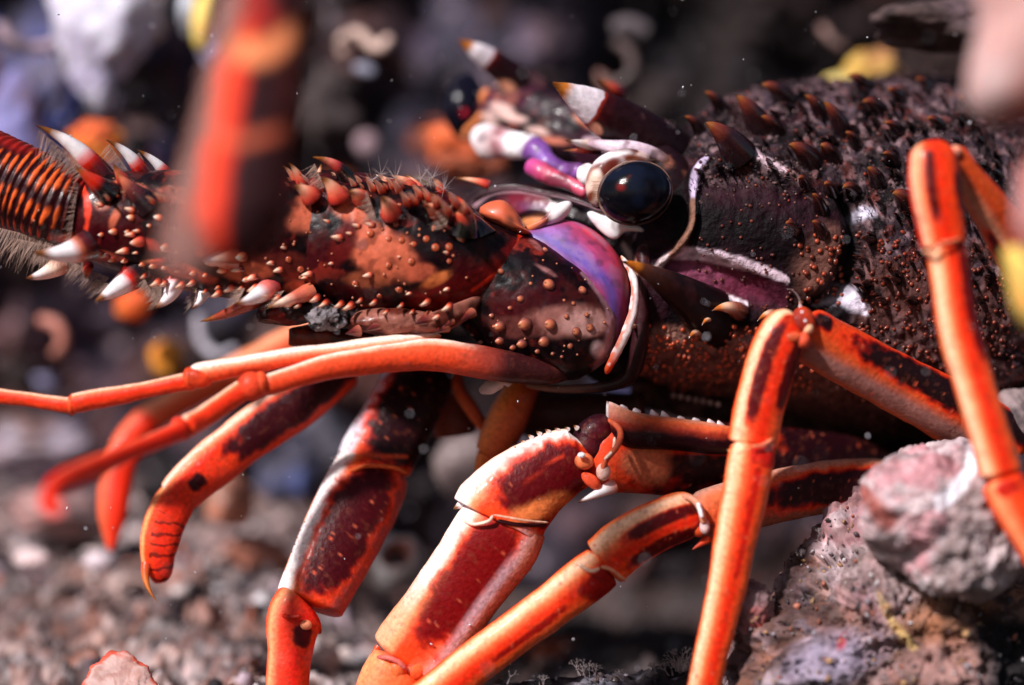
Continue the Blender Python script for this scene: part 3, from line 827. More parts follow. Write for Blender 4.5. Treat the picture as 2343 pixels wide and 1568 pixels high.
def relief(V, px, py):
    """how far the shell stands out (world units) at each point"""
    w = .35 * (fbm(V, 10, 3, 6) - .5)
    top = ss(520, 380, py + 40 * w) * ss(1540, 1640, px)
    back = ss(1930, 1990, px)
    rough = np.clip(top + back, 0, 1)
    low = ss(730, 780, py) * ss(1440, 1480, px)
    h = .010 * (fbm(V, 22, 3, 2) - .5)
    cd, cr = cells(V, 30, 14)
    h = h + rough * .010 * ss(.5, .12, cd) * (.3 + cr)
    cd2, cr2 = cells(V, 52, 15)
    h = h + np.clip(low + back * .6, 0, 1) * .006 * ss(.45, .15, cd2)
    # cervical groove, and the crescent-shaped gill groove
    h = h - .05 * line_mask(px, py, [(1925, 440, 12), (1955, 520, 18), (1950, 600, 22), (1905, 680, 22), (1850, 720, 18)], 18, .9)
    h = h - .035 * ellipse_mask(px, py, 1640, 640, 140, 40, 22, .5)
    h = h + .003 * line_mask(px, py, [(1512, 600, 8), (1540, 583, 13), (1600, 582, 15), (1700, 604, 15), (1800, 640, 10)], 12, .8)
    h = h + .007 * line_mask(px, py, [(1560, 640, 8), (1630, 672, 8), (1710, 700, 8)], 8, .8)
    h = h + .025 * line_mask(px, py, [(1612, 378, 10), (1590, 405, 14), (1584, 460, 10), (1582, 520, 9), (1550, 570, 9), (1510, 600, 10)], 12, .8)
    h = h + .03 * line_mask(px, py, [(1640, 385, 20), (1700, 362, 24), (1790, 400, 20), (1830, 430, 16)], 20, .9)
    h = h + .02 * ellipse_mask(px, py, 1750, 500, 170, 80, 8, .8)
    return h

def carapace_col(V, px, py):
    w = .9 * (fbm(V, 16, 4, 61) - .5); w2 = .5 * (fbm(V, 40, 3, 62) - .5)
    n1 = fbm(V, 9, 4, 63); n2 = fbm(V, 30, 3, 64); n3 = fbm(V, 60, 2, 65)
    C = np.tile(srgb(15, 6, 10), (len(V), 1))
    C = mix(C, srgb(40, 14, 24), ss(.54, .66, fbm(V, 12, 4, 79)) * .7)
    top = ss(470, 380, py + 90 * w + .12 * (px - 1700)) * ss(1560, 1640, px)
    back = ss(1930, 1990, px + 60 * w)
    fuzz = np.clip(top + back, 0, 1)
    C = mix(C, srgb(74, 58, 66), fuzz * ss(.42, .6, n2) * (.55 + .45 * ss(.4, .6, n1)))
    C = mix(C, srgb(134, 106, 110), fuzz * ss(.52, .64, n3) * .7)
    C = mix(C, srgb(104, 46, 40), fuzz * ss(.58, .68, fbm(V, 36, 3, 70)) * .6)
    C = mix(C, srgb(16, 10, 14), fuzz * ss(.52, .62, fbm(V, 17, 4, 78)) * .85)
    low = ss(735, 775, py + 60 * w - .10 * (px - 1600) * (px > 1600)) * ss(1440, 1470, px) * ss(2420, 1800, px)
    C = mix(C, srgb(134, 86, 78), low * .85)
    C = mix(C, srgb(150, 110, 98), low * ellipse_mask(px, py, 1580, 770, 90, 30, 5, .6, w) * .8)
    C = mix(C, srgb(52, 30, 30), ss(890, 1000, py + 60 * w) * .8)  # shade on the lower shell, painted into its colour
    C = mix(C, srgb(118, 78, 68), ellipse_mask(px, py, 1870, 610, 45, 90, 10, .5, w) * .85)
    C = mix(C, srgb(92, 58, 54), back * ss(520, 600, py) * ss(900, 760, py) * ss(.4, .55, n1) * .7)
    C = mix(C, srgb(44, 16, 26), ellipse_mask(px, py, 1700, 460, 110, 40, 8, .5, w) * .7)
    C = mix(C, srgb(12, 6, 9), ellipse_mask(px, py, 1720, 540, 150, 50, 8, .6, w) * .9)
    C = mix(C, srgb(96, 36, 56), ellipse_mask(px, py, 1660, 640, 120, 42, 20, .5, w2))
    C = mix(C, srgb(130, 66, 90), ellipse_mask(px, py, 1600, 622, 66, 26, 20, .6, w2))
    C = mix(C, srgb(214, 190, 204), line_mask(px, py, [(1512, 600, 6), (1540, 583, 10), (1600, 582, 13), (1700, 604, 13), (1780, 632, 9), (1800, 642, 6)], 12, .3, w2))
    C = mix(C, srgb(224, 204, 214), line_mask(px, py, [(1562, 640, 4), (1630, 670, 6), (1710, 698, 4)], 6, .4, w2))
    C = mix(C, srgb(196, 176, 206), line_mask(px, py, [(1612, 380, 6), (1592, 402, 9), (1584, 440, 8), (1582, 470, 4)], 10, .4, w2))
    C = mix(C, srgb(130, 92, 76), line_mask(px, py, [(1582, 470, 6), (1580, 520, 6), (1552, 565, 8), (1530, 590, 8)], 8, .5, w2))
    C = mix(C, srgb(214, 190, 190), line_mask(px, py, [(1522, 590, 8), (1500, 620, 9)], 8, .5, w2))
    C = mix(C, srgb(196, 168, 178), line_mask(px, py, [(1715, 362, 6), (1755, 388, 9), (1795, 408, 5)], 8, .5, w2) * .9)
    C = mix(C, srgb(160, 130, 132), line_mask(px, py, [(1660, 372, 4), (1700, 358, 7), (1715, 362, 5)], 8, .5, w2) * .8)
    C = mix(C, srgb(128, 98, 98), line_mask(px, py, [(1800, 408, 6), (1850, 450, 8), (1890, 470, 5)], 8, .5, w) * .7)
    C = mix(C, srgb(226, 218, 240), ellipse_mask(px, py, 1972, 488, 34, 16, -5, .4, w))
    C = mix(C, srgb(222, 212, 230), line_mask(px, py, [(1868, 705, 8), (1900, 690, 14), (1920, 672, 20), (1955, 692, 20), (1980, 712, 10)], 14, .4, w2))
    C = mix(C, srgb(14, 8, 11), line_mask(px, py, [(1925, 450, 12), (1950, 520, 18), (1948, 600, 24), (1905, 670, 24), (1850, 700, 18)], 18, .7, w2) * .9)
    C = mix(C, srgb(206, 150, 130), ellipse_mask(px, py, 1462, 620, 14, 44, 10, .6, w) * .8)
    return C

V, F, px, py = carapace_geo()
nrm = V.copy(); cen = np.stack([V[:, 0], .45 + 0 * V[:, 0], 0 * V[:, 0] + .18], 1); nrm = V - cen; nrm[:, 0] = 0; nrm /= np.linalg.norm(nrm, axis=1)[:, None]
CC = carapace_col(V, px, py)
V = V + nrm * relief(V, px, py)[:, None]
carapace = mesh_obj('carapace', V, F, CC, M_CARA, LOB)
BV_C = bvh_of([carapace])

# spines over the carapace, each pointing forward
def cara_spine(bx, by, tx, ty, r, cols=DARK_SPINE, dd=-.03, d0=None, bend=.01, label=None):
    h = on_surface(BV_C, bx, by)
    if h is None: return
    base = h[0] - h[1] * .01
    db = base[1]
    spine(base, W(tx, ty, db - .03 + dd), r / 1000 * (D + db) / D, cols, carapace, bend=np.array([0, -bend, bend]), label=label)
DSP = [(0, srgb(24, 12, 16)), (.45, srgb(44, 18, 22)), (.75, srgb(120, 50, 36)), (.9, HORN), (1, DARK)]
for a in [(1690, 350, 1592, 268, 36), (1780, 300, 1728, 262, 20), (1850, 370, 1790, 325, 26), (1740, 290, 1668, 205, 30), (1650, 250, 1600, 205, 18),
          (1905, 360, 1868, 330, 22), (1880, 265, 1828, 210, 20), (1930, 300, 1870, 220, 22), (1960, 330, 1925, 300, 16), (1800, 225, 1725, 190, 24), (2010, 420, 1975, 380, 20),
          (2010, 250, 1960, 232, 18), (2060, 300, 2010, 280, 16), (1880, 480, 1850, 440, 16), (1905, 440, 1880, 420, 16), (1990, 200, 1925, 170, 18), (2060, 225, 2020, 205, 16), (2150, 290, 2110, 270, 16),
          (1960, 440, 1918, 430, 18), (2080, 470, 2030, 440, 26), (1820, 530, 1790, 510, 14), (1880, 535, 1850, 505, 16), (2160, 400, 2120, 380, 14), (1600, 300, 1555, 262, 16), (2050, 370, 2010, 350, 15), (1850, 430, 1820, 405, 14), (2120, 200, 2085, 180, 15), (2220, 240, 2190, 222, 14)]:
    cara_spine(a[0], a[1], a[0] + (a[2] - a[0]) * .8, a[3] + (a[1] - a[3]) * .15, a[4] * 1.15, cols=DSP)
rgc = np.random.default_rng(31)
for i in range(230):                                  # short dark thorns between the long ones
    x = rgc.uniform(1600, 2330); y = rgc.uniform(190, 700)
    if x < 1960 and y > 400: continue
    L = rgc.uniform(10, 24) * (1 if x > 1750 else .8)
    cara_spine(x, y, x - L * .9, y - L * rgc.uniform(.35, .7), L * .5, cols=[(0, srgb(18, 10, 14)), (.6, srgb(34, 16, 20)), (.85, srgb(90, 44, 36)), (1, srgb(120, 70, 40))], bend=.003)
cara_spine(1440, 240, 1370, 190, 22, [(0, DARK), (.25, WHITE), (.45, RED), (1, MAROON)])
CS2 = [(0, DARK), (.3, srgb(150, 80, 60)), (.6, srgb(236, 190, 160)), (.75, srgb(200, 110, 40)), (1, DARK)]
cara_spine(1695, 712, 1628, 712, 22, CS2); cara_spine(1780, 726, 1732, 735, 17, CS2); cara_spine(1635, 740, 1605, 745, 13, CS2)
cara_spine(1605, 770, 1575, 775, 15, CS2); cara_spine(1460, 760, 1438, 756, 8, CS2)
# the big dark cheek spine
V, F, U, PH = tube_geo([(1700, 770, .16, 66), (1630, 722, .06, 62), (1560, 672, -.02, 42), (1500, 634, -.08, 24), (1450, 608, -.12, 10), (1420, 598, -.14, 1.5)], nu=120, nv=60, cap=(.1, .005), depth=.7)
n = fbm(V, 22, 4, 31) - .5
mesh_obj('cheek_spine', V, F, mix(stops(U + .04 * n, [(0, srgb(24, 12, 16)), (.62, srgb(20, 10, 14)), (.78, srgb(70, 36, 30)), (.84, srgb(90, 44, 24)), (.88, srgb(200, 116, 36)), (.94, srgb(190, 100, 30)), (.97, BLACK), (1, BLACK)]), srgb(64, 30, 36), ss(.1, .25, n) * .6), M_SHELL, carapace)

# knobs on the carapace: the larger singly, the fine ones as one
TUBM = material('tubercle_shell', .35, .3, .1, 60, .1, .1)
kn = 0
fine = []
tries = 0
rgk = np.random.default_rng(21)
while tries < 3600:
    tries += 1
    x = rgk.uniform(1450, 2330); y = rgk.uniform(200, 990)
    zone = None
    if 745 < y < 900 and x < 1860: zone = (.0040, .0066, srgb(206, 82, 46), 1.0)
    elif 530 < y < 700 and 1830 < x < 1930: zone = (.0045, .0085, srgb(176, 78, 52), .55)
    elif x > 1960 and y > 520: zone = (.0035, .0062, srgb(150, 62, 42), .6 if y < 830 else .25)
    elif y < 470 and x > 1590: zone = (.0025, .005, srgb(110, 80, 78) if rgk.random() < .8 else srgb(160, 70, 48), .45)
    elif 1590 < x < 1900 and 380 < y < 730: zone = (.003, .005, srgb(120, 60, 48), .2)
    if zone is None or rgk.random() > zone[3]: continue
    h = on_surface(BV_C, x, y)
    if h is None: continue
    r = rgk.uniform(zone[0], zone[1])
    Vd, Fd, Ud = dome_geo(h[0], h[1], r, r * rgk.uniform(.9, 1.5), lean=(-.5, 0, .1), nu=5, nv=8)
    zc = zone[2] * (rgk.uniform(.35, .9) if not (y > 745 and x < 1860) else rgk.uniform(.8, 1.25))
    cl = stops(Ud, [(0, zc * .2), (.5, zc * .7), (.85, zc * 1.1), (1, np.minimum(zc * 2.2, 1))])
    if r > .0046 and kn < 260 and y > 500:
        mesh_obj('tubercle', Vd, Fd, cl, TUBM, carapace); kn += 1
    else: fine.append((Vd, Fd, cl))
Vs, Fs, k = [], [], 0
for v, f, c in fine: Vs.append(v); Fs.append(f + k); k += len(v)
mesh_obj('fine_tubercles', np.vstack(Vs), np.vstack(Fs), np.vstack([c for _, _, c in fine]), TUBM, carapace, kind='stuff')

def fuzz():
    segs = []
    for i in range(4500):
        x = rgk.uniform(1580, 2342); y = rgk.uniform(170, 620)
        if y > 440 and x < 1960: continue
        h = on_surface(BV_C, x, y)
        if h is None: continue
        v = h[1] * rgk.uniform(.004, .013) + np.array([-.006, 0, .003]) + rgk.normal(0, .003, 3)
        segs.append((h[0], h[0] + v, .0011))
    Vh, Fh = hair_geo(segs)
    c = np.tile(srgb(96, 78, 84), (len(Vh), 1)) * (.25 + 1.0 * rgk.random((len(Vh) // 6, 1)).repeat(6, 0))
    mesh_obj('shell_fuzz', Vh, Fh, c, M_CARA, carapace, kind='stuff')
fuzz()

# ---- head (the front of the shell, between carapace and feeler bases)
def head_col(U, PH, V, px, py):
    w = .9 * (fbm(V, 16, 4, 71) - .5); w2 = .5 * (fbm(V, 40, 3, 72) - .5)
    C = np.tile(srgb(26, 12, 17), (len(V), 1))
    C = mix(C, srgb(70, 30, 40), ss(.55, .68, fbm(V, 12, 3, 73)) * .6)
    C = mix(C, srgb(170, 130, 138), line_mask(px, py, [(1085, 470, 5), (1120, 440, 6), (1180, 434, 6), (1240, 446, 5), (1300, 458, 6), (1380, 478, 6)], 6, .5, w2))
    C = mix(C, srgb(110, 20, 40), ellipse_mask(px, py, 1212, 470, 62, 24, 10, .4, w2))
    C = mix(C, srgb(100, 40, 80), ellipse_mask(px, py, 1230, 478, 40, 14, 10, .5, w2))
    C = mix(C, srgb(230, 222, 236), ellipse_mask(px, py, 1395, 505, 52, 17, 22, .35, w2))
    C = mix(C, srgb(240, 236, 240), ellipse_mask(px, py, 1268, 480, 32, 14, -38, .3, w2))
    C = mix(C, srgb(214, 130, 80), ellipse_mask(px, py, 1225, 502, 42, 12, -14, .4, w2))
    C = mix(C, srgb(206, 170, 160), line_mask(px, py, [(1425, 560, 5), (1440, 585, 8), (1455, 610, 10)], 8, .5, w))
    return C
head = tube('head', [(1585, 560, .30, 250), (1500, 575, .26, 225), (1400, 580, .24, 165), (1300, 545, .24, 130), (1200, 510, .26, 92), (1120, 480, .30, 46), (1078, 470, .32, 24)],
            head_col, M_SHELL, LOB, nu=240, nv=200, cap=(.05, .04), depth=.72, sq=2.3,
            disp=lambda U, PH, V: .014 * (fbm(V, 14, 4, 3) - .5))
# brow plate between the horns
def brow_col(U, PH, V, px, py):
    w = .9 * (fbm(V, 18, 4, 81) - .5); w2 = .6 * (fbm(V, 40, 3, 82) - .5)
    C = np.tile(srgb(27, 13, 18), (len(V), 1))
    C = mix(C, srgb(80, 34, 54), ss(.52, .66, fbm(V, 16, 3, 83)) * .8)
    C = mix(C, srgb(150, 84, 74), ss(.62, .67, fbm(V, 28, 3, 84)) * ss(1330, 1180, px) * .6)
    C = mix(C, srgb(16, 8, 14), ss(1160, 1260, px + 80 * w) * .6)
    for e in [(1152, 195, 22, 16, 0), (1146, 248, 26, 11, 15), (1175, 270, 34, 9, 10), (1118, 265, 16, 10, 0), (1118, 300, 22, 26, 10), (1230, 300, 28, 9, 15), (1140, 325, 30, 20, 0)]:
        C = mix(C, srgb(206, 170, 162), ellipse_mask(px, py, *e, .4, w2))
    C = mix(C, srgb(190, 110, 90), ellipse_mask(px, py, 1265, 322, 34, 8, 10, .5, w2))
    C = mix(C, srgb(206, 170, 186), line_mask(px, py, [(1340, 322, 8), (1400, 335, 15), (1460, 355, 13), (1510, 385, 8)], 12, .5, w2))
    C = mix(C, srgb(196, 110, 80), ellipse_mask(px, py, 1335, 275, 26, 12, 30, .5, w))
    return C
brow = tube('brow_plate', [(1560, 400, .28, 90), (1480, 360, .24, 82), (1400, 330, .30, 84), (1300, 300, .36, 84), (1210, 270, .42, 78), (1140, 250, .48, 62), (1092, 240, .52, 30)],
            brow_col, M_SHELL, LOB, nu=200, nv=150, cap=(.05, .08), depth=.7, sq=2.2, disp=lambda U, PH, V: .02 * (fbm(V, 13, 4, 4) - .5))

def horn_stops(near):
    return [(0, BLACK), (.35, srgb(20, 9, 13)), (.68, srgb(34, 10, 15)), (.735, srgb(60, 12, 16)), (.755, srgb(150, 40, 20)), (.765, srgb(222, 206, 214)), (.89, srgb(226, 214, 220)), (.93, srgb(190, 110, 40)), (1, srgb(60, 32, 20))]
def horn(path, label, extra):
    V, F, U, PH = tube_geo(path, nu=170, nv=90, cap=(.02, .01), depth=.75, disp=lambda U, PH, V: .004 * (fbm(V, 30, 3, 4) - .5))
    px, py = toP(V)
    w = fbm(V, 26, 4, 90) - .5
    C = stops(U + .05 * w, horn_stops(1))
    C = mix(C, srgb(110, 74, 78), ss(.56, .66, fbm(V, 16, 3, 92)) * ss(.62, .5, U) * .55)
    for e in extra: C = mix(C, srgb(220, 150, 120), ellipse_mask(px, py, *e, .4, 1.2 * w))
    return mesh_obj('brow_horn', V, F, C, M_SHELL, LOB, label=label)
horn([(1625, 480, .26, 60), (1578, 418, .20, 80), (1502, 348, .14, 74), (1425, 288, .10, 58), (1352, 242, .06, 42), (1303, 212, .03, 23), (1263, 189, 0, 2)], 'near dark horn with white band and amber tip', [(1364, 296, 15, 12, 30)])
horn([(1300, 320, .50, 60), (1230, 235, .46, 54), (1165, 170, .42, 36), (1105, 128, .38, 24), (1070, 105, .36, 12), (1048, 93, .35, 3)], 'blurred far horn with long white band', [(1155, 200, 24, 14, 20)])
for a in [((1365, 335, .12), (1292, 322, .04), .017, CREAM_SPINE), ((1370, 345, .12), (1285, 345, .06), .010, RED_SPINE), ((1420, 215, .35), (1366, 180, .30), .02, RED_SPINE)]:
    spine(W(*a[0]), W(*a[1]), a[2], a[3], brow)
# far eye seen past the brow, with its orange rim
V0, F0 = ICO4
fe = tube('eye', [(1075, 165, .62, 10), (1068, 200, .60, 38), (1062, 245, .58, 50), (1070, 290, .6, 40), (1085, 320, .62, 12)], lambda U, PH, V, px, py: mix(np.tile(srgb(16, 14, 26), (len(V), 1)), srgb(200, 40, 60), ellipse_mask(px, py, 1061, 258, 7, 8)), M_EYE, LOB, nu=60, nv=50, cap=(.1, .1), depth=.8, label='blurred far eye')
tube('orbit_rim', [(1118, 205, .46, 9), (1106, 222, .46, 10), (1108, 250, .47, 8), (1088, 280, .48, 8), (1068, 300, .5, 8), (1064, 318, .5, 7)], srgb(222, 130, 80), M_SHELL, brow, nu=50, nv=14, cap=(.05, .05), depth=1)

# stalks of the small antennae: white joints, violet and pink stems
def stem(path, st, name='antennule', depth=.9, nu=60):
    return tube(name, path, lambda U, PH, V, px, py: mix(stops(U + .16 * (fbm(V, 18, 3, 5) - .5), st), srgb(50, 22, 40), ss(.54, .66, fbm(V, 24, 4, 8)) * .6), M_SOFT, LOB, nu=nu, nv=60, cap=(.08, .08), depth=depth, disp=lambda U, PH, V: .016 * (fbm(V, 16, 4, 9) - .5))
VIO = srgb(112, 60, 132); PNK = srgb(190, 66, 96)
stem([(1100, 300, .36, 28), (1120, 325, .32, 38), (1165, 330, .28, 33), (1210, 335, .24, 30)], [(0, srgb(120, 70, 66)), (.12, WHITE), (.3, srgb(226, 204, 206)), (.5, srgb(150, 90, 96)), (.62, srgb(190, 150, 156)), (.75, WHITE), (1, WHITE)])
stem([(1190, 330, .24, 30), (1225, 345, .20, 32), (1248, 372, .18, 26), (1290, 392, .16, 24), (1335, 395, .12, 22)], [(0, WHITE), (.12, WHITE), (.2, VIO), (.45, srgb(140, 90, 180)), (.7, srgb(100, 50, 120)), (1, srgb(150, 90, 170))])
stem([(1205, 375, .16, 18), (1245, 395, .13, 21), (1300, 420, .10, 20), (1350, 442, .08, 15)], [(0, srgb(190, 70, 150)), (.4, PNK), (1, srgb(206, 84, 110))])
stem([(1322, 398, .06, 14), (1342, 400, .05, 24), (1366, 404, .05, 14)], [(0, WHITE), (1, WHITE)], name='stalk_joint')

# near eye: stalk, cornea, pale rim, lashes
def stalk_col(U, PH, V, px, py):
    w = .7 * (fbm(V, 26, 4, 101) - .5)
    C = mix(np.tile(srgb(206, 176, 168), (len(V), 1)), srgb(96, 48, 38), ss(.46, .56, fbm(V, 18, 4, 102)))
    C = mix(C, WHITE, ellipse_mask(px, py, 1398, 364, 44, 16, -10, .4, w))
    C = mix(C, srgb(96, 32, 22), ellipse_mask(px, py, 1380, 388, 52, 17, -28, .4, w))
    C = mix(C, srgb(236, 226, 222), ellipse_mask(px, py, 1362, 408, 10, 18, 20, .4, w))
    C = mix(C, srgb(110, 50, 30), ellipse_mask(px, py, 1450, 365, 30, 10, 10, .4, w))
    C = mix(C, srgb(226, 190, 172), ellipse_mask(px, py, 1362, 425, 18, 30, 0, .5, w))
    C = mix(C, srgb(110, 50, 34), ellipse_mask(px, py, 1352, 450, 9, 14, 20, .5, w))
    return C
tube('eye_stalk', [(1366, 475, .03, 12), (1366, 430, .03, 28), (1388, 388, .03, 33), (1440, 368, .04, 28), (1490, 374, .05, 16)], stalk_col, M_SHELL, LOB, nu=90, nv=70, cap=(.08, .1), depth=1)
def eye():
    q = ICO4[0] * np.array([.0835, .062, .0705])
    a = math.radians(14)
    q = np.stack([q[:, 0] * math.cos(a) - q[:, 2] * math.sin(a), q[:, 1], q[:, 0] * math.sin(a) + q[:, 2] * math.cos(a)], 1)
    V = q + W(1453, 441, -.035)
    C = np.tile(srgb(9, 9, 15), (len(V), 1))
    C = mix(C, srgb(20, 26, 44), ss(.5, .68, fbm(V, 16, 3, 7)) * .6)
    px, py = toP(V)
    C = mix(C, srgb(120, 24, 24), ellipse_mask(px, py, 1420, 428, 9, 8, 0, .7) * .8)
    C = mix(C, srgb(90, 30, 16), line_mask(px, py, [(1424, 420, 2), (1440, 402, 2)], 2, .8) * .7)
    e = mesh_obj('eye', V, ICO4[1], C, M_EYE, LOB)
    # rim round the cornea
    t = np.linspace(0, 2 * math.pi, 91)[:-1]
    q = np.stack([np.cos(t) * .0838, 0 * t + .010, np.sin(t) * .0712], 1)
    q = np.stack([q[:, 0] * math.cos(a) - q[:, 2] * math.sin(a), q[:, 1], q[:, 0] * math.sin(a) + q[:, 2] * math.cos(a)], 1) + W(1453, 441, -.035)
    nu, nv = 90, 8
    T = np.roll(q, -1, 0) - np.roll(q, 1, 0); T /= np.linalg.norm(T, axis=1)[:, None]
    N = np.cross(T, [0, 1, 0]); ph = np.linspace(0, 2 * math.pi, nv, endpoint=False)
    V = (q[:, None] + N[:, None] * (.0030 * np.cos(ph))[None, :, None] + np.array([0, 1, 0]) * (.005 * np.sin(ph))[None, :, None]).reshape(-1, 3)
    F = grid_faces(nu, nv); j = np.arange(nv); F = np.vstack([F, np.stack([(nu - 1) * nv + j, (nu - 1) * nv + (j + 1) % nv, (j + 1) % nv, j], 1)])
    mesh_obj('eye_rim', V, F, mix(np.tile(srgb(140, 104, 90), (len(V), 1)), srgb(70, 50, 50), ss(.4, .6, fbm(V, 20, 3, 3))), M_SHELL, e)
    segs = []
    for i in range(46):
        x = 1420 + 125 * i / 46; y = 383 - 14 * math.sin((x - 1400) / 150 * 3.0) + .0012 * (x - 1440) ** 2 * (x > 1440)
        segs.append((W(x + 3, y - 8, -.02), W(x + rng.uniform(-5, 2), y - 8 - rng.uniform(8, 16) + 14, -.06), .0008))
    for i in range(24):
        y = 415 + 50 * i / 24
        segs.append((W(1352 + rng.uniform(0, 4), y, -.02), W(1374, y + rng.uniform(-2, 3), -.035), .0009))
    bristles(segs, e, srgb(150, 110, 84), name='eye_lashes')
eye()
# socket rim behind the eye
tube('socket_rim', [(1330, 325, .10, 8), (1395, 335, .06, 14), (1450, 340, .05, 17), (1510, 360, .06, 14), (1552, 405, .07, 8), (1568, 460, .08, 8), (1560, 510, .09, 8), (1520, 560, .10, 8)],
     lambda U, PH, V, px, py: mix(stops(U, [(0, srgb(150, 110, 120)), (.15, srgb(216, 194, 208)), (.36, srgb(206, 180, 194)), (.48, srgb(110, 66, 52)), (.7, srgb(76, 44, 38)), (1, srgb(50, 28, 28))]), srgb(60, 26, 26), ss(.5, .62, fbm(V, 30, 3, 7)) * .6), M_SHELL, LOB, nu=90, nv=24, cap=(.1, .1), depth=.9)
tube('eye_socket', [(1480, 350, .10, 40), (1530, 400, .09, 52), (1545, 470, .10, 58), (1510, 540, .12, 62), (1460, 590, .13, 50)], lambda U, PH, V, px, py: mix(np.tile(srgb(30, 13, 18), (len(V), 1)), srgb(120, 70, 56), ss(.55, .65, fbm(V, 14, 3, 8)) * ss(.7, .3, U)), M_SHELL, LOB, nu=80, nv=50, cap=(.1, .1), depth=.8)

pillow('cheek_flap', [(1343, 488), (1372, 484), (1412, 503), (1465, 520), (1470, 531), (1432, 530), (1412, 546), (1392, 544), (1362, 518)], (1402, 517), .05, .014, lambda R, V, px, py: mix(np.tile(WHITE, (len(V), 1)), srgb(190, 160, 170), ss(.52, .62, fbm(V, 20, 3, 6))), M_SOFT, LOB, n=80, nr=12)
# violet membrane beside the big feeler
def memb(R, V, px, py):
    C = np.tile(srgb(188, 66, 110), (len(V), 1))
    along = ss(1200, 1440, px)
    w = .5 * (fbm(V * np.array([1, 1, .5]), 14, 3, 9) - .5)
    C = mix(C, srgb(96, 76, 168), line_mask(px, py, [(1190, 545, 10), (1250, 545, 20), (1310, 580, 26), (1360, 620, 20), (1395, 660, 16), (1405, 740, 14)], 20, .9, w) * .95)
    C = mix(C, srgb(214, 62, 84), line_mask(px, py, [(1340, 525, 10), (1400, 570, 14), (1430, 640, 12)], 12, .9, w))
    C = mix(C, srgb(150, 110, 190), line_mask(px, py, [(1230, 520, 10), (1290, 530, 14)], 12, .9, w) * .6)
    C = mix(C, srgb(110, 30, 60), ss(700, 790, py))
    q = np.stack([np.hypot(px - 1180, py - 760) / 1000, 0 * px, np.arctan2(py - 760, px - 1180) * .08], 1)
    st = fbm(q, 70, 4, 12)
    C = mix(C, srgb(150, 110, 150), ss(.52, .66, st) * .45)
    C = mix(C, srgb(70, 36, 70), ss(.52, .40, st) * .35)
    return mix(C, srgb(60, 30, 60), ss(.6, .68, fbm(V, 30, 4, 15)) * .4)
memb_ = pillow('membrane', [(1185, 535), (1225, 512), (1290, 503), (1345, 520), (1395, 560), (1430, 615), (1440, 680), (1428, 750), (1400, 810), (1370, 830), (1350, 740), (1330, 660), (1260, 590)], (1360, 640), .05, .07, memb, M_SOFT, LOB, n=120, nr=40, power=2.0)
tube('socket_edge', [(1420, 585, .0, 5), (1442, 620, -.02, 8), (1452, 660, -.03, 9), (1448, 710, -.03, 10), (1428, 770, -.03, 11), (1398, 830, -.02, 10), (1385, 856, 0, 8)],
     lambda U, PH, V, px, py: mix(mix(stops(U, [(0, srgb(222, 180, 160)), (.4, srgb(236, 222, 226)), (.75, srgb(240, 220, 214)), (.9, ORANGE), (1, ORANGE)]), srgb(214, 90, 50), ss(.3, -.6, np.cos(PH) * -1) * .8 * (np.cos(PH) < 2)), WHITE, ss(.5, .6, fbm(V, 60, 2, 4)) * .6), M_SHELL, LOB, nu=110, nv=26, cap=(.06, .06), depth=.9, disp=lambda U, PH, V: .003 * (fbm(V, 60, 2, 4) - .5))
tube('cheek_edge', [(1470, 560, .05, 20), (1475, 620, .03, 16), (1470, 700, .03, 16), (1462, 790, .03, 20), (1440, 860, .04, 18), (1380, 885, .05, 12), (1280, 890, .06, 9), (1200, 880, .07, 8)],
     lambda U, PH, V, px, py: stops(U, [(0, srgb(60, 24, 28)), (.4, srgb(50, 20, 24)), (.65, srgb(40, 18, 20)), (.8, srgb(120, 78, 70)), (1, srgb(130, 84, 74))]), M_SHELL, LOB, nu=110, nv=30, cap=(.05, .05), depth=.9)
tube('orbit_plate', [(1065, 470, .16, 8), (1120, 436, .14, 9), (1180, 428, .12, 9), (1240, 440, .10, 8), (1310, 456, .06, 8), (1380, 482, .03, 6)], lambda U, PH, V, px, py: stops(np.cos(PH), [(-1, srgb(30, 14, 18)), (0, srgb(60, 36, 40)), (.6, srgb(150, 120, 130)), (1, srgb(40, 20, 24))]), M_SHELL, head, nu=60, nv=20, cap=(.05, .05))
pillow('orbit_flap', [(1095, 480), (1120, 462), (1155, 460), (1185, 490), (1200, 520), (1215, 535), (1180, 535), (1140, 515), (1110, 500)], (1150, 498), .02, .05, lambda R, V, px, py: mix(np.tile(srgb(206, 96, 62), (len(V), 1)), srgb(120, 60, 40), ss(.45, .6, fbm(V, 16, 3, 6))), M_SOFT, head, n=70, nr=16)
pillow('orbit_flap', [(1200, 520), (1240, 500), (1268, 470), (1300, 460), (1308, 475), (1285, 505), (1240, 522), (1210, 532)], (1252, 500), .04, .03, lambda R, V, px, py: stops(px + 30 * (fbm(V, 20, 2, 1) - .5), [(1200, srgb(222, 130, 80)), (1240, srgb(206, 120, 90)), (1252, srgb(110, 40, 40)), (1262, WHITE), (1310, WHITE)]), M_SOFT, head, n=70, nr=16)

tube('cheek_wall', [(1440, 560, .16, 50), (1425, 680, .16, 80), (1400, 800, .17, 90), (1360, 872, .18, 60)], srgb(24, 11, 14), M_CARA, LOB, nu=60, nv=40, cap=(.1, .1), depth=.6)
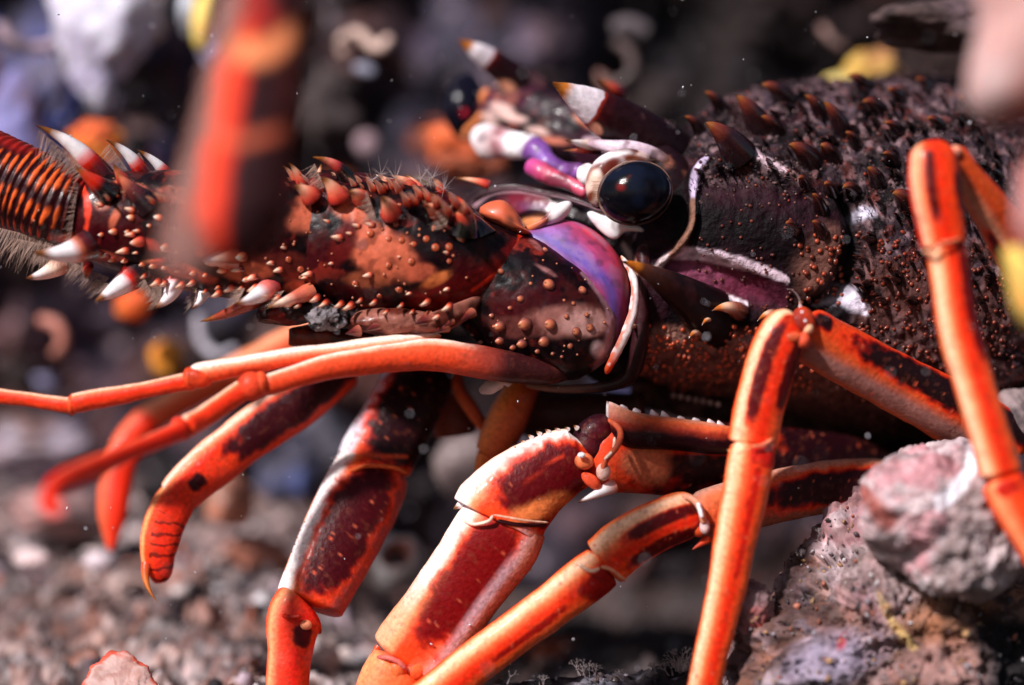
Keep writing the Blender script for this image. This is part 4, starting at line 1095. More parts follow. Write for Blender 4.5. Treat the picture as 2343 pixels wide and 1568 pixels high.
# ---- the big feeler: three swollen segments and the ringed whip
def seg_col(patches, seed, edge=None):
    def f(U, PH, V, px, py):
        w = .9 * (fbm(V, 15, 4, seed) - .5); w2 = .5 * (fbm(V, 40, 3, seed + 1) - .5)
        C = np.tile(srgb(17, 5, 9), (len(V), 1))
        C = mix(C, srgb(62, 6, 13), ss(.46, .62, fbm(V, 11, 4, seed + 2)) * .85)
        C = mix(C, srgb(150, 46, 34), ss(.61, .68, fbm(V, 22, 4, seed + 3)) * .6)
        C = mix(C, srgb(14, 5, 8), ss(.52, .60, fbm(V, 13, 4, seed + 8)) * .95)
        for cx, cy, rx, ry, rot, rgb in patches: C = mix(C, rgb, ellipse_mask(px, py, cx, cy, rx, ry, rot, .3, 1.5 * w) * .92)
        C = mix(C, srgb(70, 20, 18), ss(.55, .66, fbm(V, 45, 3, seed + 9)) * .5)
        if edge is not None: C = edge(C, U, PH, V, px, py, w2)
        return C
    return f
SAL = srgb(200, 100, 72)
A1 = tube('feeler_segment', [(1392, 805, .05, 50), (1368, 792, .04, 84), (1320, 765, .03, 116), (1255, 722, .03, 138), (1175, 672, .04, 140), (1090, 610, .06, 120), (1020, 580, .08, 90)],
          seg_col([(1290, 735, 110, 34, 4, srgb(150, 96, 88)), (1180, 745, 60, 26, 4, srgb(96, 48, 44)), (1330, 740, 50, 26, 0, srgb(190, 140, 132)), (1340, 800, 40, 20, 0, srgb(24, 12, 14)), (1250, 620, 26, 6, 30, srgb(150, 100, 100)), (1225, 560, 16, 6, 40, srgb(140, 80, 76))], 110,
                  lambda C, U, PH, V, px, py, w: mix(mix(C, srgb(170, 126, 134), line_mask(px, py, [(1330, 625, 3), (1380, 680, 9), (1400, 740, 10), (1385, 810, 14), (1372, 845, 16)], 10, .5, w) * .8), srgb(222, 190, 190), ellipse_mask(px, py, 1368, 800, 14, 18, 0, .5, w))),
          M_SHELL, LOB, nu=200, nv=200, cap=(.10, .04), depth=.85, disp=lambda U, PH, V: .010 * (fbm(V, 16, 4, 5) - .5))
A2 = tube('feeler_segment', [(1196, 540, .0, 8), (1165, 562, .0, 52), (1120, 582, -.0, 96), (1050, 588, .0, 132), (960, 575, .0, 150), (860, 560, .02, 158), (760, 548, .03, 158), (700, 542, .04, 150)],
          seg_col([(885, 590, 78, 48, 10, SAL), (850, 545, 40, 34, 0, SAL), (830, 640, 60, 20, 0, srgb(150, 76, 50)), (960, 620, 40, 22, 0, srgb(180, 84, 60)), (810, 480, 40, 30, 0, SAL), (780, 560, 28, 60, 20, srgb(96, 20, 20)), (1000, 640, 40, 14, -30, srgb(206, 110, 60)), (1085, 545, 70, 60, 0, srgb(20, 9, 12))], 120,
                  lambda C, U, PH, V, px, py, w: mix(mix(C, srgb(110, 16, 16), line_mask(px, py, [(1180, 560, 14), (1130, 630, 26), (1060, 670, 30), (960, 690, 26)], 24, .7, w)), srgb(224, 50, 24), line_mask(px, py, [(1190, 540, 5), (1180, 575, 6), (1140, 622, 5), (1080, 665, 4)], 5, .5, w))),
          M_SHELL, LOB, nu=200, nv=200, cap=(.05, .04), depth=.85, disp=lambda U, PH, V: .012 * (fbm(V, 14, 4, 6) - .5))
A3 = tube('feeler_segment', [(760, 550, .05, 140), (700, 545, .03, 152), (600, 540, .01, 152), (500, 535, -.0, 144), (400, 522, -.01, 132), (300, 508, -.02, 118), (220, 492, -.02, 102), (172, 482, -.02, 80)],
          seg_col([(700, 500, 46, 40, 0, SAL), (640, 600, 60, 24, 0, srgb(96, 34, 28)), (430, 455, 70, 18, 15, srgb(196, 100, 76)), (300, 430, 40, 12, 15, srgb(220, 110, 84)), (235, 470, 20, 14, 0, SAL), (262, 500, 12, 30, 20, SAL), (345, 560, 26, 14, 30, srgb(170, 60, 50)), (230, 585, 60, 12, 10, srgb(190, 84, 66)), (410, 620, 70, 16, 15, srgb(200, 90, 66)), (560, 620, 60, 20, 5, srgb(190, 90, 60)), (470, 575, 30, 14, 0, srgb(196, 96, 72)), (375, 500, 40, 60, 0, srgb(36, 9, 15)), (690, 660, 40, 16, 0, srgb(190, 100, 74))], 130,
                  lambda C, U, PH, V, px, py, w: mix(C, srgb(222, 60, 36), line_mask(px, py, [(180, 400, 4), (196, 450, 6), (200, 500, 7), (190, 560, 5), (170, 580, 4)], 6, .5, 3 * w))),
          M_SHELL, LOB, nu=230, nv=200, cap=(.05, .06), depth=.85, disp=lambda U, PH, V: .012 * (fbm(V, 14, 4, 7) - .5))
def ringph(U, V):
    return U * 27 * 2 * math.pi + 7.5 * (fbm(V, 6, 4, 5) - .5)
def whip_col(U, PH, V, px, py):
    w = fbm(V, 16, 4, 141) - .5; w2 = fbm(V, 45, 3, 142) - .5
    c = np.cos(PH)
    C = np.tile(srgb(44, 7, 13), (len(V), 1))
    ring = .5 + .5 * np.sin(ringph(U, V))
    band = np.maximum(1 - ss(.18, .42, np.abs(c + .30 + .7 * w)), 1 - ss(.10, .3, np.abs(c - .62 + .8 * w)))
    mk = ss(.42, .85, ring + 1.1 * w2 + 1.2 * (fbm(V, 9, 3, 143) - .5)) * band * ss(.10, .2, U)
    C = mix(C, srgb(232, 96, 40), mk)
    C = mix(C, srgb(150, 28, 20), ss(.75, .95, c + .4 * w) * .8)
    C = mix(C, srgb(190, 60, 40), ss(.55, .8, ring) * ss(.6, .3, band) * ss(.1, .2, U) * ss(-.7, -.9, c) )
    C = mix(C, srgb(206, 84, 56), ellipse_mask(px, py, 170, 560, 50, 22, 0, .4, w))
    return C
A4 = tube('feeler_whip', [(215, 492, -.03, 56), (178, 484, -.03, 76), (130, 468, -.03, 88), (60, 436, -.02, 98), (0, 412, -.01, 102), (-80, 375, .02, 100), (-200, 310, .06, 94)], whip_col, M_SHELL, LOB, nu=420, nv=130, cap=(.03, .02), depth=.9,
          disp=lambda U, PH, V: .0018 * np.sin(ringph(U, V)) + .004 * (fbm(V, 30, 3, 3) - .5))
BV_A = bvh_of([A1, A2, A3, A4])

def tub(x, y, r, parent, st=TUB, lean=(-.9, 0, .1), h=1.4):
    hh = on_surface(BV_A, x, y)
    if hh is None: return
    R = r / 1000 * .85
    Vd, Fd, Ud = dome_geo(hh[0], hh[1], R, R * h, lean=lean, nu=8, nv=14)
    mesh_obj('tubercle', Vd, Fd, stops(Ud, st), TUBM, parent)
k_ = 1 / 1.7423 / 1.6533     # from the enlargement back to scene units
for a in [(775, 597, 12), (840, 583, 18), (922, 570, 20), (1022, 600, 16), (868, 740, 24), (1050, 742, 26), (985, 793, 15), (755, 830, 24), (842, 833, 16), (672, 850, 16), (1090, 932, 28), (665, 975, 24), (742, 1012, 20), (828, 1020, 20),
          (942, 1042, 20), (1018, 1048, 26), (1092, 1062, 22), (1176, 1084, 18), (1278, 1102, 20), (1354, 1116, 16), (1470, 1080, 28), (1438, 1195, 20), (1600, 1000, 36), (1385, 1030, 26), (1630, 1140, 24), (225, 755, 9), (255, 690, 9)]:
    tub(a[0] * k_, a[1] * k_ + 400 / 1.6533, a[2] * k_ * 1.15, A3)
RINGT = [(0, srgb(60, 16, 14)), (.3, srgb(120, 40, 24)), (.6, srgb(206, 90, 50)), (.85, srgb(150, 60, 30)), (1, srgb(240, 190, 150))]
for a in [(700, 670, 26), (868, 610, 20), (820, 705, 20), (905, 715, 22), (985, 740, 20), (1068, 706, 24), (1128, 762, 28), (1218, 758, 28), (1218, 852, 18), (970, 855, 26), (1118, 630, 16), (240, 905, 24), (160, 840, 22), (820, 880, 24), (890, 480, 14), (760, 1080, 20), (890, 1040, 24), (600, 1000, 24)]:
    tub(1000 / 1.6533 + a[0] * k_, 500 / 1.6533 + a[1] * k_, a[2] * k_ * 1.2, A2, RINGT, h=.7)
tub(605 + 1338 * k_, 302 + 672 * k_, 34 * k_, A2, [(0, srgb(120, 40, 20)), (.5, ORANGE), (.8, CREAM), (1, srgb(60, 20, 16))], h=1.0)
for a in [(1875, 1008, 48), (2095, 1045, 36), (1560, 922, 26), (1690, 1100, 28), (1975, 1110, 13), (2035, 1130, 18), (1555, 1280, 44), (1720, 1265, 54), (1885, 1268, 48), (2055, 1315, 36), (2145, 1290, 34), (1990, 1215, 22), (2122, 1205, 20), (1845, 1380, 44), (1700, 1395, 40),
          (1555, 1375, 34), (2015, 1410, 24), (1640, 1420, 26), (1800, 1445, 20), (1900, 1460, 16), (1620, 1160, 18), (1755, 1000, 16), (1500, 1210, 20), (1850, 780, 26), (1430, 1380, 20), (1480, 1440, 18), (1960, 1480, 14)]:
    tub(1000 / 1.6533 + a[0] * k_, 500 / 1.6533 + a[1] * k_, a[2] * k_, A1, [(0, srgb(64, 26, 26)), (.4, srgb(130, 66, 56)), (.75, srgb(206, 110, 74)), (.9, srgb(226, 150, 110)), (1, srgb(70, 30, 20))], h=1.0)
rga = np.random.default_rng(5)
small = []
for i in range(150):
    x = rga.uniform(420, 1390); y = rga.uniform(420, 860)
    hh = on_surface(BV_A, x, y)
    if hh is None: continue
    R = rga.uniform(.002, .0045)
    small.append(dome_geo(hh[0], hh[1], R, R * 1.1, nu=4, nv=7))
v, f, u = joined(small)
mesh_obj('fine_tubercles', v, f, stops(u, [(0, srgb(70, 26, 24)), (1, srgb(214, 120, 80))]), TUBM, A2, kind='stuff')

def sp(p0, p1, r, cols, parent, bend=(0, 0, 0)):
    spine(W(*p0), W(*p1), r / 1000, cols, parent, bend=bend)
# upper row, left to right
sp((240, 420, -.03), (82, 287, -.10), 34, WHITE_SPINE, A3, (.012, 0, .014)); sp((335, 415, -.0), (242, 320, -.06), 24, WHITE_SPINE, A3, (.008, 0, .01)); sp((392, 418, .02), (312, 342, -.03), 20, WHITE_SPINE, A3, (.006, 0, .006))
sp((252, 445, -.10), (172, 382, -.16), 30, [(0, BLACK), (.35, BLACK), (.5, RED), (.8, srgb(214, 70, 40)), (.9, HORN), (1, DARK)], A3); sp((290, 425, -.08), (258, 374, -.12), 20, RED_SPINE, A3)
sp((340, 475, -.10), (268, 398, -.14), 36, [(0, DARK), (.3, DARK), (.6, srgb(100, 40, 40)), (.85, SALMON), (1, HORN)], A3)
# lower row
sp((205, 560, -.12), (75, 576, -.20), 36, [(0, DARK), (.15, MAROON), (.25, SALMON), (.38, WHITE), (.72, WHITE), (.8, HORN), (1, srgb(90, 44, 14))], A3, (0, 0, -.012))
sp((140, 605, -.05), (58, 637, -.12), 24, CREAM_SPINE, A4, (0, 0, -.006))
sp((200, 610, -.06), (196, 640, -.12), 14, RED_SPINE, A3)
sp((318, 618, -.05), (216, 690, -.14), 36, [(0, BLACK), (.2, DARK), (.3, RED), (.4, WHITE), (.78, WHITE), (.84, HORN), (1, srgb(80, 44, 14))], A3, (0, 0, -.006))
sp((398, 640, -.04), (355, 706, -.12), 28, [(0, BLACK), (.15, RED), (.32, WHITE), (.78, WHITE), (.86, HORN), (1, srgb(80, 44, 14))], A3, (.01, 0, -.004))
sp((468, 655, -.02), (438, 708, -.08), 20, [(0, RED), (.3, WHITE), (.78, WHITE), (.86, HORN), (1, DARK)], A3, (.006, 0, -.002))
sp((610, 665, -.02), (458, 736, -.10), 26, [(0, MAROON), (.3, srgb(170, 70, 50)), (.75, srgb(150, 60, 40)), (.88, HORN), (1, srgb(120, 70, 26))], A3, (0, 0, -.01))
sp((620, 655, -.06), (542, 695, -.16), 28, [(0, srgb(150, 20, 40)), (.25, srgb(230, 120, 110)), (.4, WHITE), (.8, WHITE), (.9, HORN), (1, HORN)], A3, (0, 0, -.006))
sp((710, 668, -.06), (612, 705, -.14), 22, [(0, SALMON), (.4, srgb(200, 100, 80)), (.7, CREAM), (.9, HORN), (1, HORN)], A3)
sp((390, 600, -.10), (318, 600, -.16), 12, RED_SPINE, A3)
tub(322, 553, 15, A3, [(0, MAROON), (.4, srgb(210, 70, 56)), (.8, srgb(236, 120, 80)), (1, CREAM)], h=1.6, lean=(-.9, 0, 0))
sp((470, 540, -.14), (392, 576, -.22), 30, [(0, srgb(200, 90, 70)), (.4, CREAM), (.8, CREAM), (1, HORN)], A3)
sp((530, 590, -.10), (462, 598, -.16), 30, [(0, srgb(190, 80, 60)), (.3, SALMON), (.6, CREAM), (.8, WHITE), (1, HORN)], A3)
# middle upper spines
sp((800, 425, -.03), (715, 360, -.10), 24, [(0, BLACK), (.45, BLACK), (.55, srgb(206, 60, 60)), (.72, srgb(226, 130, 110)), (.82, HORN), (1, HORN)], A2, (.012, 0, .012))
for p0, p1, r in [((692, 425, -.05), (660, 372, -.08), 15), ((682, 425, -.04), (645, 378, -.06), 12), ((712, 452, -.10), (670, 425, -.14), 24), ((775, 455, -.10), (735, 405, -.14), 26), ((826, 455, -.10), (795, 440, -.16), 22),
                  ((880, 420, -.0), (858, 400, -.0), 10), ((900, 440, -.02), (862, 398, -.04), 16), ((945, 430, -.02), (892, 402, -.05), 17), ((965, 440, -.02), (925, 400, -.03), 12), ((895, 490, -.12), (870, 450, -.18), 26), ((1000, 490, -.10), (968, 470, -.16), 22),
                  ((1010, 440, -.03), (985, 405, -.06), 14), ((1003, 480, -.08), (982, 440, -.12), 15), ((1035, 460, -.05), (1020, 440, -.09), 9), ((1042, 475, -.06), (1040, 452, -.09), 9), ((715, 430, -.0), (735, 375, .02), 12), ((1120, 425, .10), (1040, 408, .1), 12)]:
    sp(p0, p1, r, [(0, MAROON), (.2, srgb(206, 60, 44)), (.42, srgb(238, 120, 90)), (.66, srgb(250, 180, 146)), (.84, HORN), (1, srgb(70, 36, 14))], A2, (.003, 0, .003))
sp((1060, 535, -.10), (1034, 446, -.14), 34, [(0, BLACK), (.25, DARK), (.45, srgb(180, 50, 30)), (.65, srgb(240, 150, 110)), (.82, ORANGE), (.9, HORN), (1, srgb(90, 44, 14))], A2, (.012, 0, .006))
sp((1100, 545, -.06), (1070, 480, -.06), 40, DARK_SPINE, A2)
rgs = np.random.default_rng(77)
EXT = [(0, DARK), (.12, srgb(130, 30, 22)), (.28, srgb(232, 100, 66)), (.48, srgb(252, 200, 172)), (.8, srgb(250, 214, 190)), (.9, srgb(190, 110, 50)), (1, srgb(90, 46, 18))]
for i in range(34):
    x = 660 + i * 12.5 + rgs.uniform(-5, 5); y0 = np.interp(x, [660, 800, 900, 1000, 1080], [425, 425, 438, 460, 490]) + rgs.uniform(-8, 26)
    L = rgs.uniform(14, 34)
    sp((x, y0, -.02 - .002 * (y0 - 420)), (x - L * .7, y0 - L, -.05 - .003 * (y0 - 420)), L * .34, EXT, A2, (.002, 0, .003))
for i in range(14):
    x = 250 + i * 15 + rgs.uniform(-5, 5); y0 = np.interp(x, [250, 460], [430, 445]) + rgs.uniform(-10, 30)
    L = rgs.uniform(12, 26)
    sp((x, y0, -.03 - .002 * (y0 - 420)), (x - L * .9, y0 - L * .7, -.06 - .003 * (y0 - 420)), L * .36, EXT, A3, (.002, 0, .003))
for i in range(26):
    x = 330 + i * 28 + rgs.uniform(-8, 8); y0 = np.interp(x, [330, 500, 700, 1040], [632, 660, 690, 715]) + rgs.uniform(-24, 10)
    L = rgs.uniform(12, 28)
    sp((x, y0, -.08), (x - L, y0 + L * .5, -.12), L * .36, EXT, A3 if x < 760 else A2, (0, 0, -.003))
for i in range(46):                                     # stout cones over the side of the feeler
    x = rgs.uniform(230, 1060); y0 = np.interp(x, [230, 400, 700, 1060], [500, 530, 560, 600]) + rgs.uniform(-75, 95)
    hh = on_surface(BV_A, x, y0)
    if hh is None: continue
    L = rgs.uniform(.010, .024)
    spine(hh[0] - hh[1] * .004, hh[0] + hh[1] * L * .7 + np.array([-L, 0, L * .1]), L * .42, EXT, A3 if x < 700 else A2)
# underside of the feeler: pale spiny plates
def plate(poly, ctr, d, t, a, b, parent=A2, name='feeler_plate'):
    a = np.asarray(a) * .6; b = np.asarray(b) * .5
    pillow(name, poly, ctr, d, t, lambda R, V, px, py: mix(np.tile(np.asarray(a), (len(V), 1)), b, ss(.46, .56, fbm(V, 26, 4, 6))), M_SHELL, parent, n=110, nr=24, rough=.025, rscale=18)
plate([(590, 738), (596, 705), (650, 688), (740, 684), (770, 700), (740, 728), (660, 745)], (670, 714), -.02, .06, srgb(120, 20, 14), srgb(40, 12, 14))
plate([(780, 745), (800, 722), (870, 706), (960, 708), (1010, 725), (1040, 705), (1100, 672), (1108, 690), (1060, 742), (980, 762), (880, 770)], (930, 738), -.04, .06, srgb(176, 108, 92), srgb(120, 52, 40))
plate([(640, 765), (700, 742), (760, 745), (900, 770), (1000, 780), (1080, 800), (1160, 830), (1180, 850), (1100, 842), (960, 810), (800, 800), (690, 800)], (900, 790), .04, .06, srgb(150, 60, 40), srgb(90, 26, 26))
pillow('grey_tuft', [(700, 735), (715, 712), (750, 700), (785, 705), (800, 725), (790, 750), (750, 760), (715, 755)], (750, 730), -.07, .04, lambda R, V, px, py: mix(np.tile(srgb(120, 112, 116), (len(V), 1)), srgb(24, 18, 20), ss(.45, .55, fbm(V, 60, 3, 3))), M_ROCK, A2, n=140, nr=30, rough=.04, rscale=50)
for p0, p1, r in [((870, 742, -.08), (835, 758, -.11), 14), ((985, 728, -.08), (948, 742, -.11), 18), ((1020, 748, -.07), (992, 762, -.1), 14), ((1080, 716, -.08), (1052, 735, -.12), 12), ((1035, 735, -.08), (1015, 748, -.1), 8), ((900, 775, -.05), (872, 790, -.08), 14), ((820, 757, -.08), (790, 764, -.1), 14)]:
    sp(p0, p1, r, [(0, srgb(170, 90, 70)), (.5, srgb(100, 30, 26)), (1, srgb(50, 16, 14))], A2)

# bristle fans behind the spines
GB = srgb(170, 136, 120)
for a, b, dirs, L, n, par in [((90, 298, -.08), (200, 385, -.06), ((-.2, 1), (-.6, .9)), 58, 70, A3), ((118, 330, -.08), (205, 395, -.08), ((-.5, 1), (-.9, .6)), 44, 40, A3), ((250, 330, -.05), (300, 400, -.03), ((-.7, .8), (-.9, .3)), 32, 70, A3), ((318, 350, -.02), (352, 405, 0), ((-.8, .6), (-.9, .3)), 26, 50, A3),
                              ((-10, 520, -.05), (160, 560, -.05), ((-.5, 1), (-.1, 1)), 66, 220, A4), ((30, 545, -.06), (175, 575, -.06), ((-.7, .8), (-.4, .8)), 48, 120, A4),
                              ((80, 580, -.14), (190, 600, -.08), ((-.3, 1), (.1, 1)), 26, 90, A3), ((165, 600, -.06), (250, 635, -.08), ((-.8, .9), (-.7, .9)), 44, 110, A3), ((222, 640, -.10), (262, 655, -.10), ((-.9, .6), (-.7, .8)), 42, 80, A3),
                              ((330, 640, -.08), (372, 665, -.08), ((-.8, .8), (-.5, 1)), 34, 80, A3), ((370, 655, -.10), (368, 690, -.10), ((-.9, .2), (-.8, .6)), 30, 60, A3), ((450, 655, -.05), (448, 690, -.07), ((-1, .3), (-.8, .8)), 30, 60, A3),
                              ((560, 660, -.10), (545, 690, -.14), ((-1, .1), (-.9, .5)), 30, 60, A3), ((650, 665, -.08), (630, 690, -.1), ((-.9, .4), (-.9, .6)), 32, 60, A3), ((720, 375, -.08), (742, 430, -.08), ((-.7, .6), (-.9, .3)), 30, 60, A2),
                              ((1034, 470, -.14), (1020, 520, -.14), ((-1, .3), (-1, .2)), 34, 90, A2), ((840, 440, -.12), (860, 500, -.14), ((-1, .3), (-.9, .3)), 30, 60, A2),
                              ((160, 560, -.1), (180, 420, -.1), ((-1, .5), (-.6, -.2)), 22, 50, A4), ((-20, 322, -.03), (190, 395, -.03), ((.1, -1), (.3, -1)), 13, 70, A4), ((740, 680, -.02), (1000, 750, -.05), ((-.2, 1), (-.2, 1)), 13, 50, A2)]:
    fan(a, b, dirs, L, n, par, rgb=GB)
segs = []
for x, y in [(962, 402), (982, 408), (990, 398), (872, 392), (905, 402), (850, 405), (1015, 425)]:
    for q in range(16):
        a = rng.uniform(0, 6.28); L = rng.uniform(.012, .038)
        segs.append((W(x, y + 8, -.06), W(x, y + 8, -.06) + np.array([math.cos(a) * L, rng.normal(0, .01), math.sin(a) * L + .01]), .0007))
bristles(segs, A2, srgb(190, 170, 168), name='hair_tuft')
for i in range(7): fan((430 + i * 85, 420 - i * 0, -.02), (500 + i * 85, 428, -.02), ((-.3, -1), (0, -1)), 12, 14, A2, rgb=GB)

# ---- legs (pale upper-edge bands: part shell colour, part painted highlight)
CR = srgb(252, 206, 176)
THICK = [(-1, srgb(214, 96, 60)), (-.75, srgb(226, 140, 116)), (-.5, srgb(222, 170, 170)), (-.3, srgb(240, 130, 90)), (0, ORANGE), (.35, ORANGE), (.56, srgb(252, 160, 110)), (.70, srgb(250, 226, 214)), (.95, WHITE), (1, srgb(250, 200, 170))]  # white edge is partly pigment, partly a highlight painted in
THIN = [(-1, srgb(248, 120, 70)), (-.65, srgb(240, 84, 36)), (-.25, RED), (0, srgb(232, 54, 20)), (.25, srgb(246, 110, 60)), (.45, srgb(252, 170, 122)), (.78, srgb(254, 204, 168)), (.93, srgb(250, 140, 84)), (1, ORANGE)]  # cream band: pale shell with some highlight painted into it
FEEL = [(-1, srgb(240, 80, 40)), (0, srgb(230, 48, 20)), (.45, srgb(236, 66, 32)), (.7, srgb(248, 130, 84)), (.88, srgb(255, 214, 190)), (1, srgb(250, 150, 110))]

def leg_col(st, darks=(), seed=1, rgb=MAROON, dots=True, extra=None):
    """darks: (u0, u1, w0, w1) rounded patches along the leg"""
    def f(U, PH, V, px, py):
        c = np.cos(PH)
        n = fbm(V, 22, 4, seed) - .5; nf = fbm(V, 60, 3, seed + 1) - .5
        C = stops(c + .10 * n, st)
        for u0, u1, w0, w1 in darks:
            uc, uh, wc, wh = (u0 + u1) / 2, (u1 - u0) / 2, (w0 + w1) / 2, (w1 - w0) / 2
            q = (np.abs((U - uc) / uh) ** 3.2 + np.abs((c - wc) / wh) ** 3.2) ** (1 / 3.2)
            q = q + .22 * n + .36 * nf + .32 * (fbm(np.stack([U * 1.2, c * .22, 0 * U], 1), 14, 4, seed + 4) - .5)
            C = mix(C, srgb(232, 60, 22), 1 - ss(1.0, 1.38, q))
            C = mix(C, srgb(150, 20, 14), 1 - ss(.92, 1.12, q))
            C = mix(C, rgb, 1 - ss(.82, 1.0, q))
        if dots:
            cd, cr = cells(V, 26, seed + 9)
            C = mix(C, srgb(220, 90, 60), ss(.16, .07, cd) * (cr > .45) * .8)
        if extra is not None: C = extra(C, U, PH, V, px, py, n)
        C = mix(C, srgb(120, 60, 40), ss(.60, .70, fbm(V, 85, 3, seed + 6)) * .25)
        if dots:
            cd, cr = cells(V, 48, seed + 19)
            C = mix(C, srgb(226, 110, 76), ss(.2, .08, cd) * (cr > .5) * .6)
        return C
    return f

def leg_seg(name, path, leg, st, darks=(), seed=1, rgb=MAROON, cap=(.05, .05), nu=110, nv=72, depth=.7, sq=2.2, extra=None, label=None, disp=None, dots=True):
    if disp is None: disp = lambda U, PH, V: .008 * (fbm(V, 9, 2, seed) - .5) + .0035 * (fbm(V, 26, 3, seed) - .5)
    return tube(name, path, leg_col(st, darks, seed, rgb, dots, extra), M_LEG, leg, nu=nu, nv=nv, cap=cap, depth=depth, sq=sq, disp=disp, label=label)

def knob(x, y, d, rx, ry, rgb, leg, name='joint_knob', rot=0, rd=None):
    V = ICO2[0] * np.array([rx, (rd or min(rx, ry)), ry]) / 1000
    a = math.radians(-rot); V = np.stack([V[:, 0] * math.cos(a) - V[:, 2] * math.sin(a), V[:, 1], V[:, 0] * math.sin(a) + V[:, 2] * math.cos(a)], 1)
    V = V * (1 + .15 * (fbm(V + x, 20, 2, 3) - .5))[:, None] + W(x, y, d)
    C = mix(np.tile(np.asarray(rgb), (len(V), 1)), np.asarray(rgb) * .6, ss(.5, .65, fbm(V, 30, 2, 4)))
    return mesh_obj(name, V, ICO2[1], C, M_LEG, leg)
def rim(pts, r, rgb, leg, name='joint_rim'):
    return tube(name, [list(p) + [r] for p in pts], lambda U, PH, V, px, py: mix(np.tile(np.asarray(rgb), (len(V), 1)), np.asarray(rgb) * .75, ss(.5, .6, fbm(V, 30, 2, 4))), M_LEG, leg, nu=30, nv=12, cap=(.12, .12), depth=1)
def teeth(pts, h, leg, dirv, cols=None, r=6):
    for i, (x, y, d) in enumerate(pts):
        k = rng.uniform(.7, 1.2)
        spine(W(x, y, d), W(x + dirv[0] * h * k, y + dirv[1] * h * k, d - .01), r / 1000, cols or [(0, WHITE), (.6, WHITE), (.8, HORN), (1, srgb(70, 36, 14))], leg, name='tooth')
def along(pts, n): return [tuple(p) for p in spline(pts, n)]

# second leg, the sharpest: pale spiny upper edge
L2 = part_empty('walking_leg', W(1660, 1050, .05), LOB, label='sharp front leg with white toothed edges and maroon panels')
leg_seg('thigh', [(2120, 1080, .5, 50), (1980, 1075, .3, 68), (1860, 1064, .2, 78), (1700, 1055, .12, 84), (1580, 1050, .08, 86), (1450, 1048, .03, 82), (1385, 1045, .0, 74), (1345, 1045, .0, 50)], L2,
        [(-1, srgb(160, 110, 100)), (-.8, srgb(196, 120, 96)), (-.55, srgb(206, 90, 54)), (0, srgb(206, 80, 44)), (.6, srgb(206, 84, 50)), (.85, srgb(190, 130, 120)), (1, srgb(190, 150, 150))], [(-.4, .87, -1.4, 1.4), (.5, .92, .2, .84)], 201, srgb(34, 7, 14), depth=.6, nu=150,
        extra=lambda C, U, PH, V, px, py, n: mix(C, srgb(200, 110, 76), ellipse_mask(px, py, 1478, 1060, 52, 50, -20, .4, n)))
sp((1405, 965, .0), (1388, 917, -.03), 20, [(0, srgb(200, 130, 110)), (.3, srgb(206, 180, 180)), (.85, WHITE), (1, HORN)], L2)
pillow('thigh_crest', [(1390, 922), (1425, 935), (1480, 948), (1560, 958), (1640, 970), (1720, 990), (1740, 1030), (1640, 1040), (1540, 1030), (1440, 1025), (1402, 1000)], (1560, 992), -.02, .045, lambda R, V, px, py: stops(py + 26 * (fbm(V, 16, 4, 4) - .5) - .10 * (px - 1400), [(915, srgb(214, 186, 184)), (938, srgb(214, 140, 112)), (952, srgb(210, 92, 50)), (968, srgb(150, 44, 26)), (985, srgb(34, 7, 14)), (1100, srgb(34, 7, 14))]), M_LEG, L2, n=100, nr=14)
teeth([(1455, 945, -.01), (1495, 952, -.01), (1520, 956, -.01), (1556, 962, -.01), (1590, 966, -.01), (1625, 972, -.01), (1648, 978, -.01), (1425, 938, -.01)], 15, L2, (-.35, -1), [(0, srgb(206, 140, 120)), (.4, srgb(216, 196, 200)), (.85, WHITE), (1, HORN)], 12)
sp((1404, 1112, -.05), (1322, 1150, -.09), 17, [(0, SALMON), (.3, WHITE), (.82, WHITE), (.9, srgb(120, 70, 20)), (1, BLACK)], L2)
leg_seg('knee', [(1345, 1058, -.02, 30), (1352, 1010, -.0, 44), (1372, 985, .0, 40), (1395, 985, .02, 34)], L2, [(-1, srgb(30, 8, 18)), (0, srgb(76, 10, 20)), (.5, srgb(40, 8, 16)), (.9, srgb(30, 8, 16)), (1, srgb(170, 50, 26))], (), 203, cap=(.2, .2), nu=40, dots=False, depth=.9)
rim([(1390, 958, -.03), (1418, 985, -.06), (1412, 1020, -.09), (1387, 1052, -.085), (1376, 1080, -.085)], 7, srgb(206, 92, 60), L2)
rim([(1406, 1000, -.068), (1402, 1030, -.09), (1382, 1052, -.10)], 3.5, CREAM, L2)
knob(1380, 1080, -.075, 16, 20, srgb(226, 180, 166), L2); knob(1336, 1056, -.075, 22, 20, srgb(240, 120, 76), L2, rd=18); knob(1352, 1100, -.07, 26, 14, srgb(232, 84, 50), L2, rot=40); knob(1330, 1042, -.10, 9, 7, WHITE, L2)
def l2c(C, U, PH, V, px, py, n):
    C = mix(C, srgb(190, 50, 26), line_mask(px, py, [(1185, 1112, 3), (1230, 1080, 3), (1290, 1040, 3)], 3, .6))
    return mix(C, srgb(240, 130, 70), ellipse_mask(px, py, 1235, 1165, 70, 22, -20, .4, n))
leg_seg('shin', [(1350, 1030, -.02, 48), (1325, 1045, -.02, 68), (1280, 1062, -.02, 80), (1222, 1098, -.02, 92), (1172, 1142, -.02, 104), (1145, 1176, -.02, 112), (1137, 1190, -.02, 110)], L2, THICK, [(.03, .86, -1.02, .60)], 205, srgb(88, 3, 9), cap=(.14, .02), extra=l2c, depth=.6)
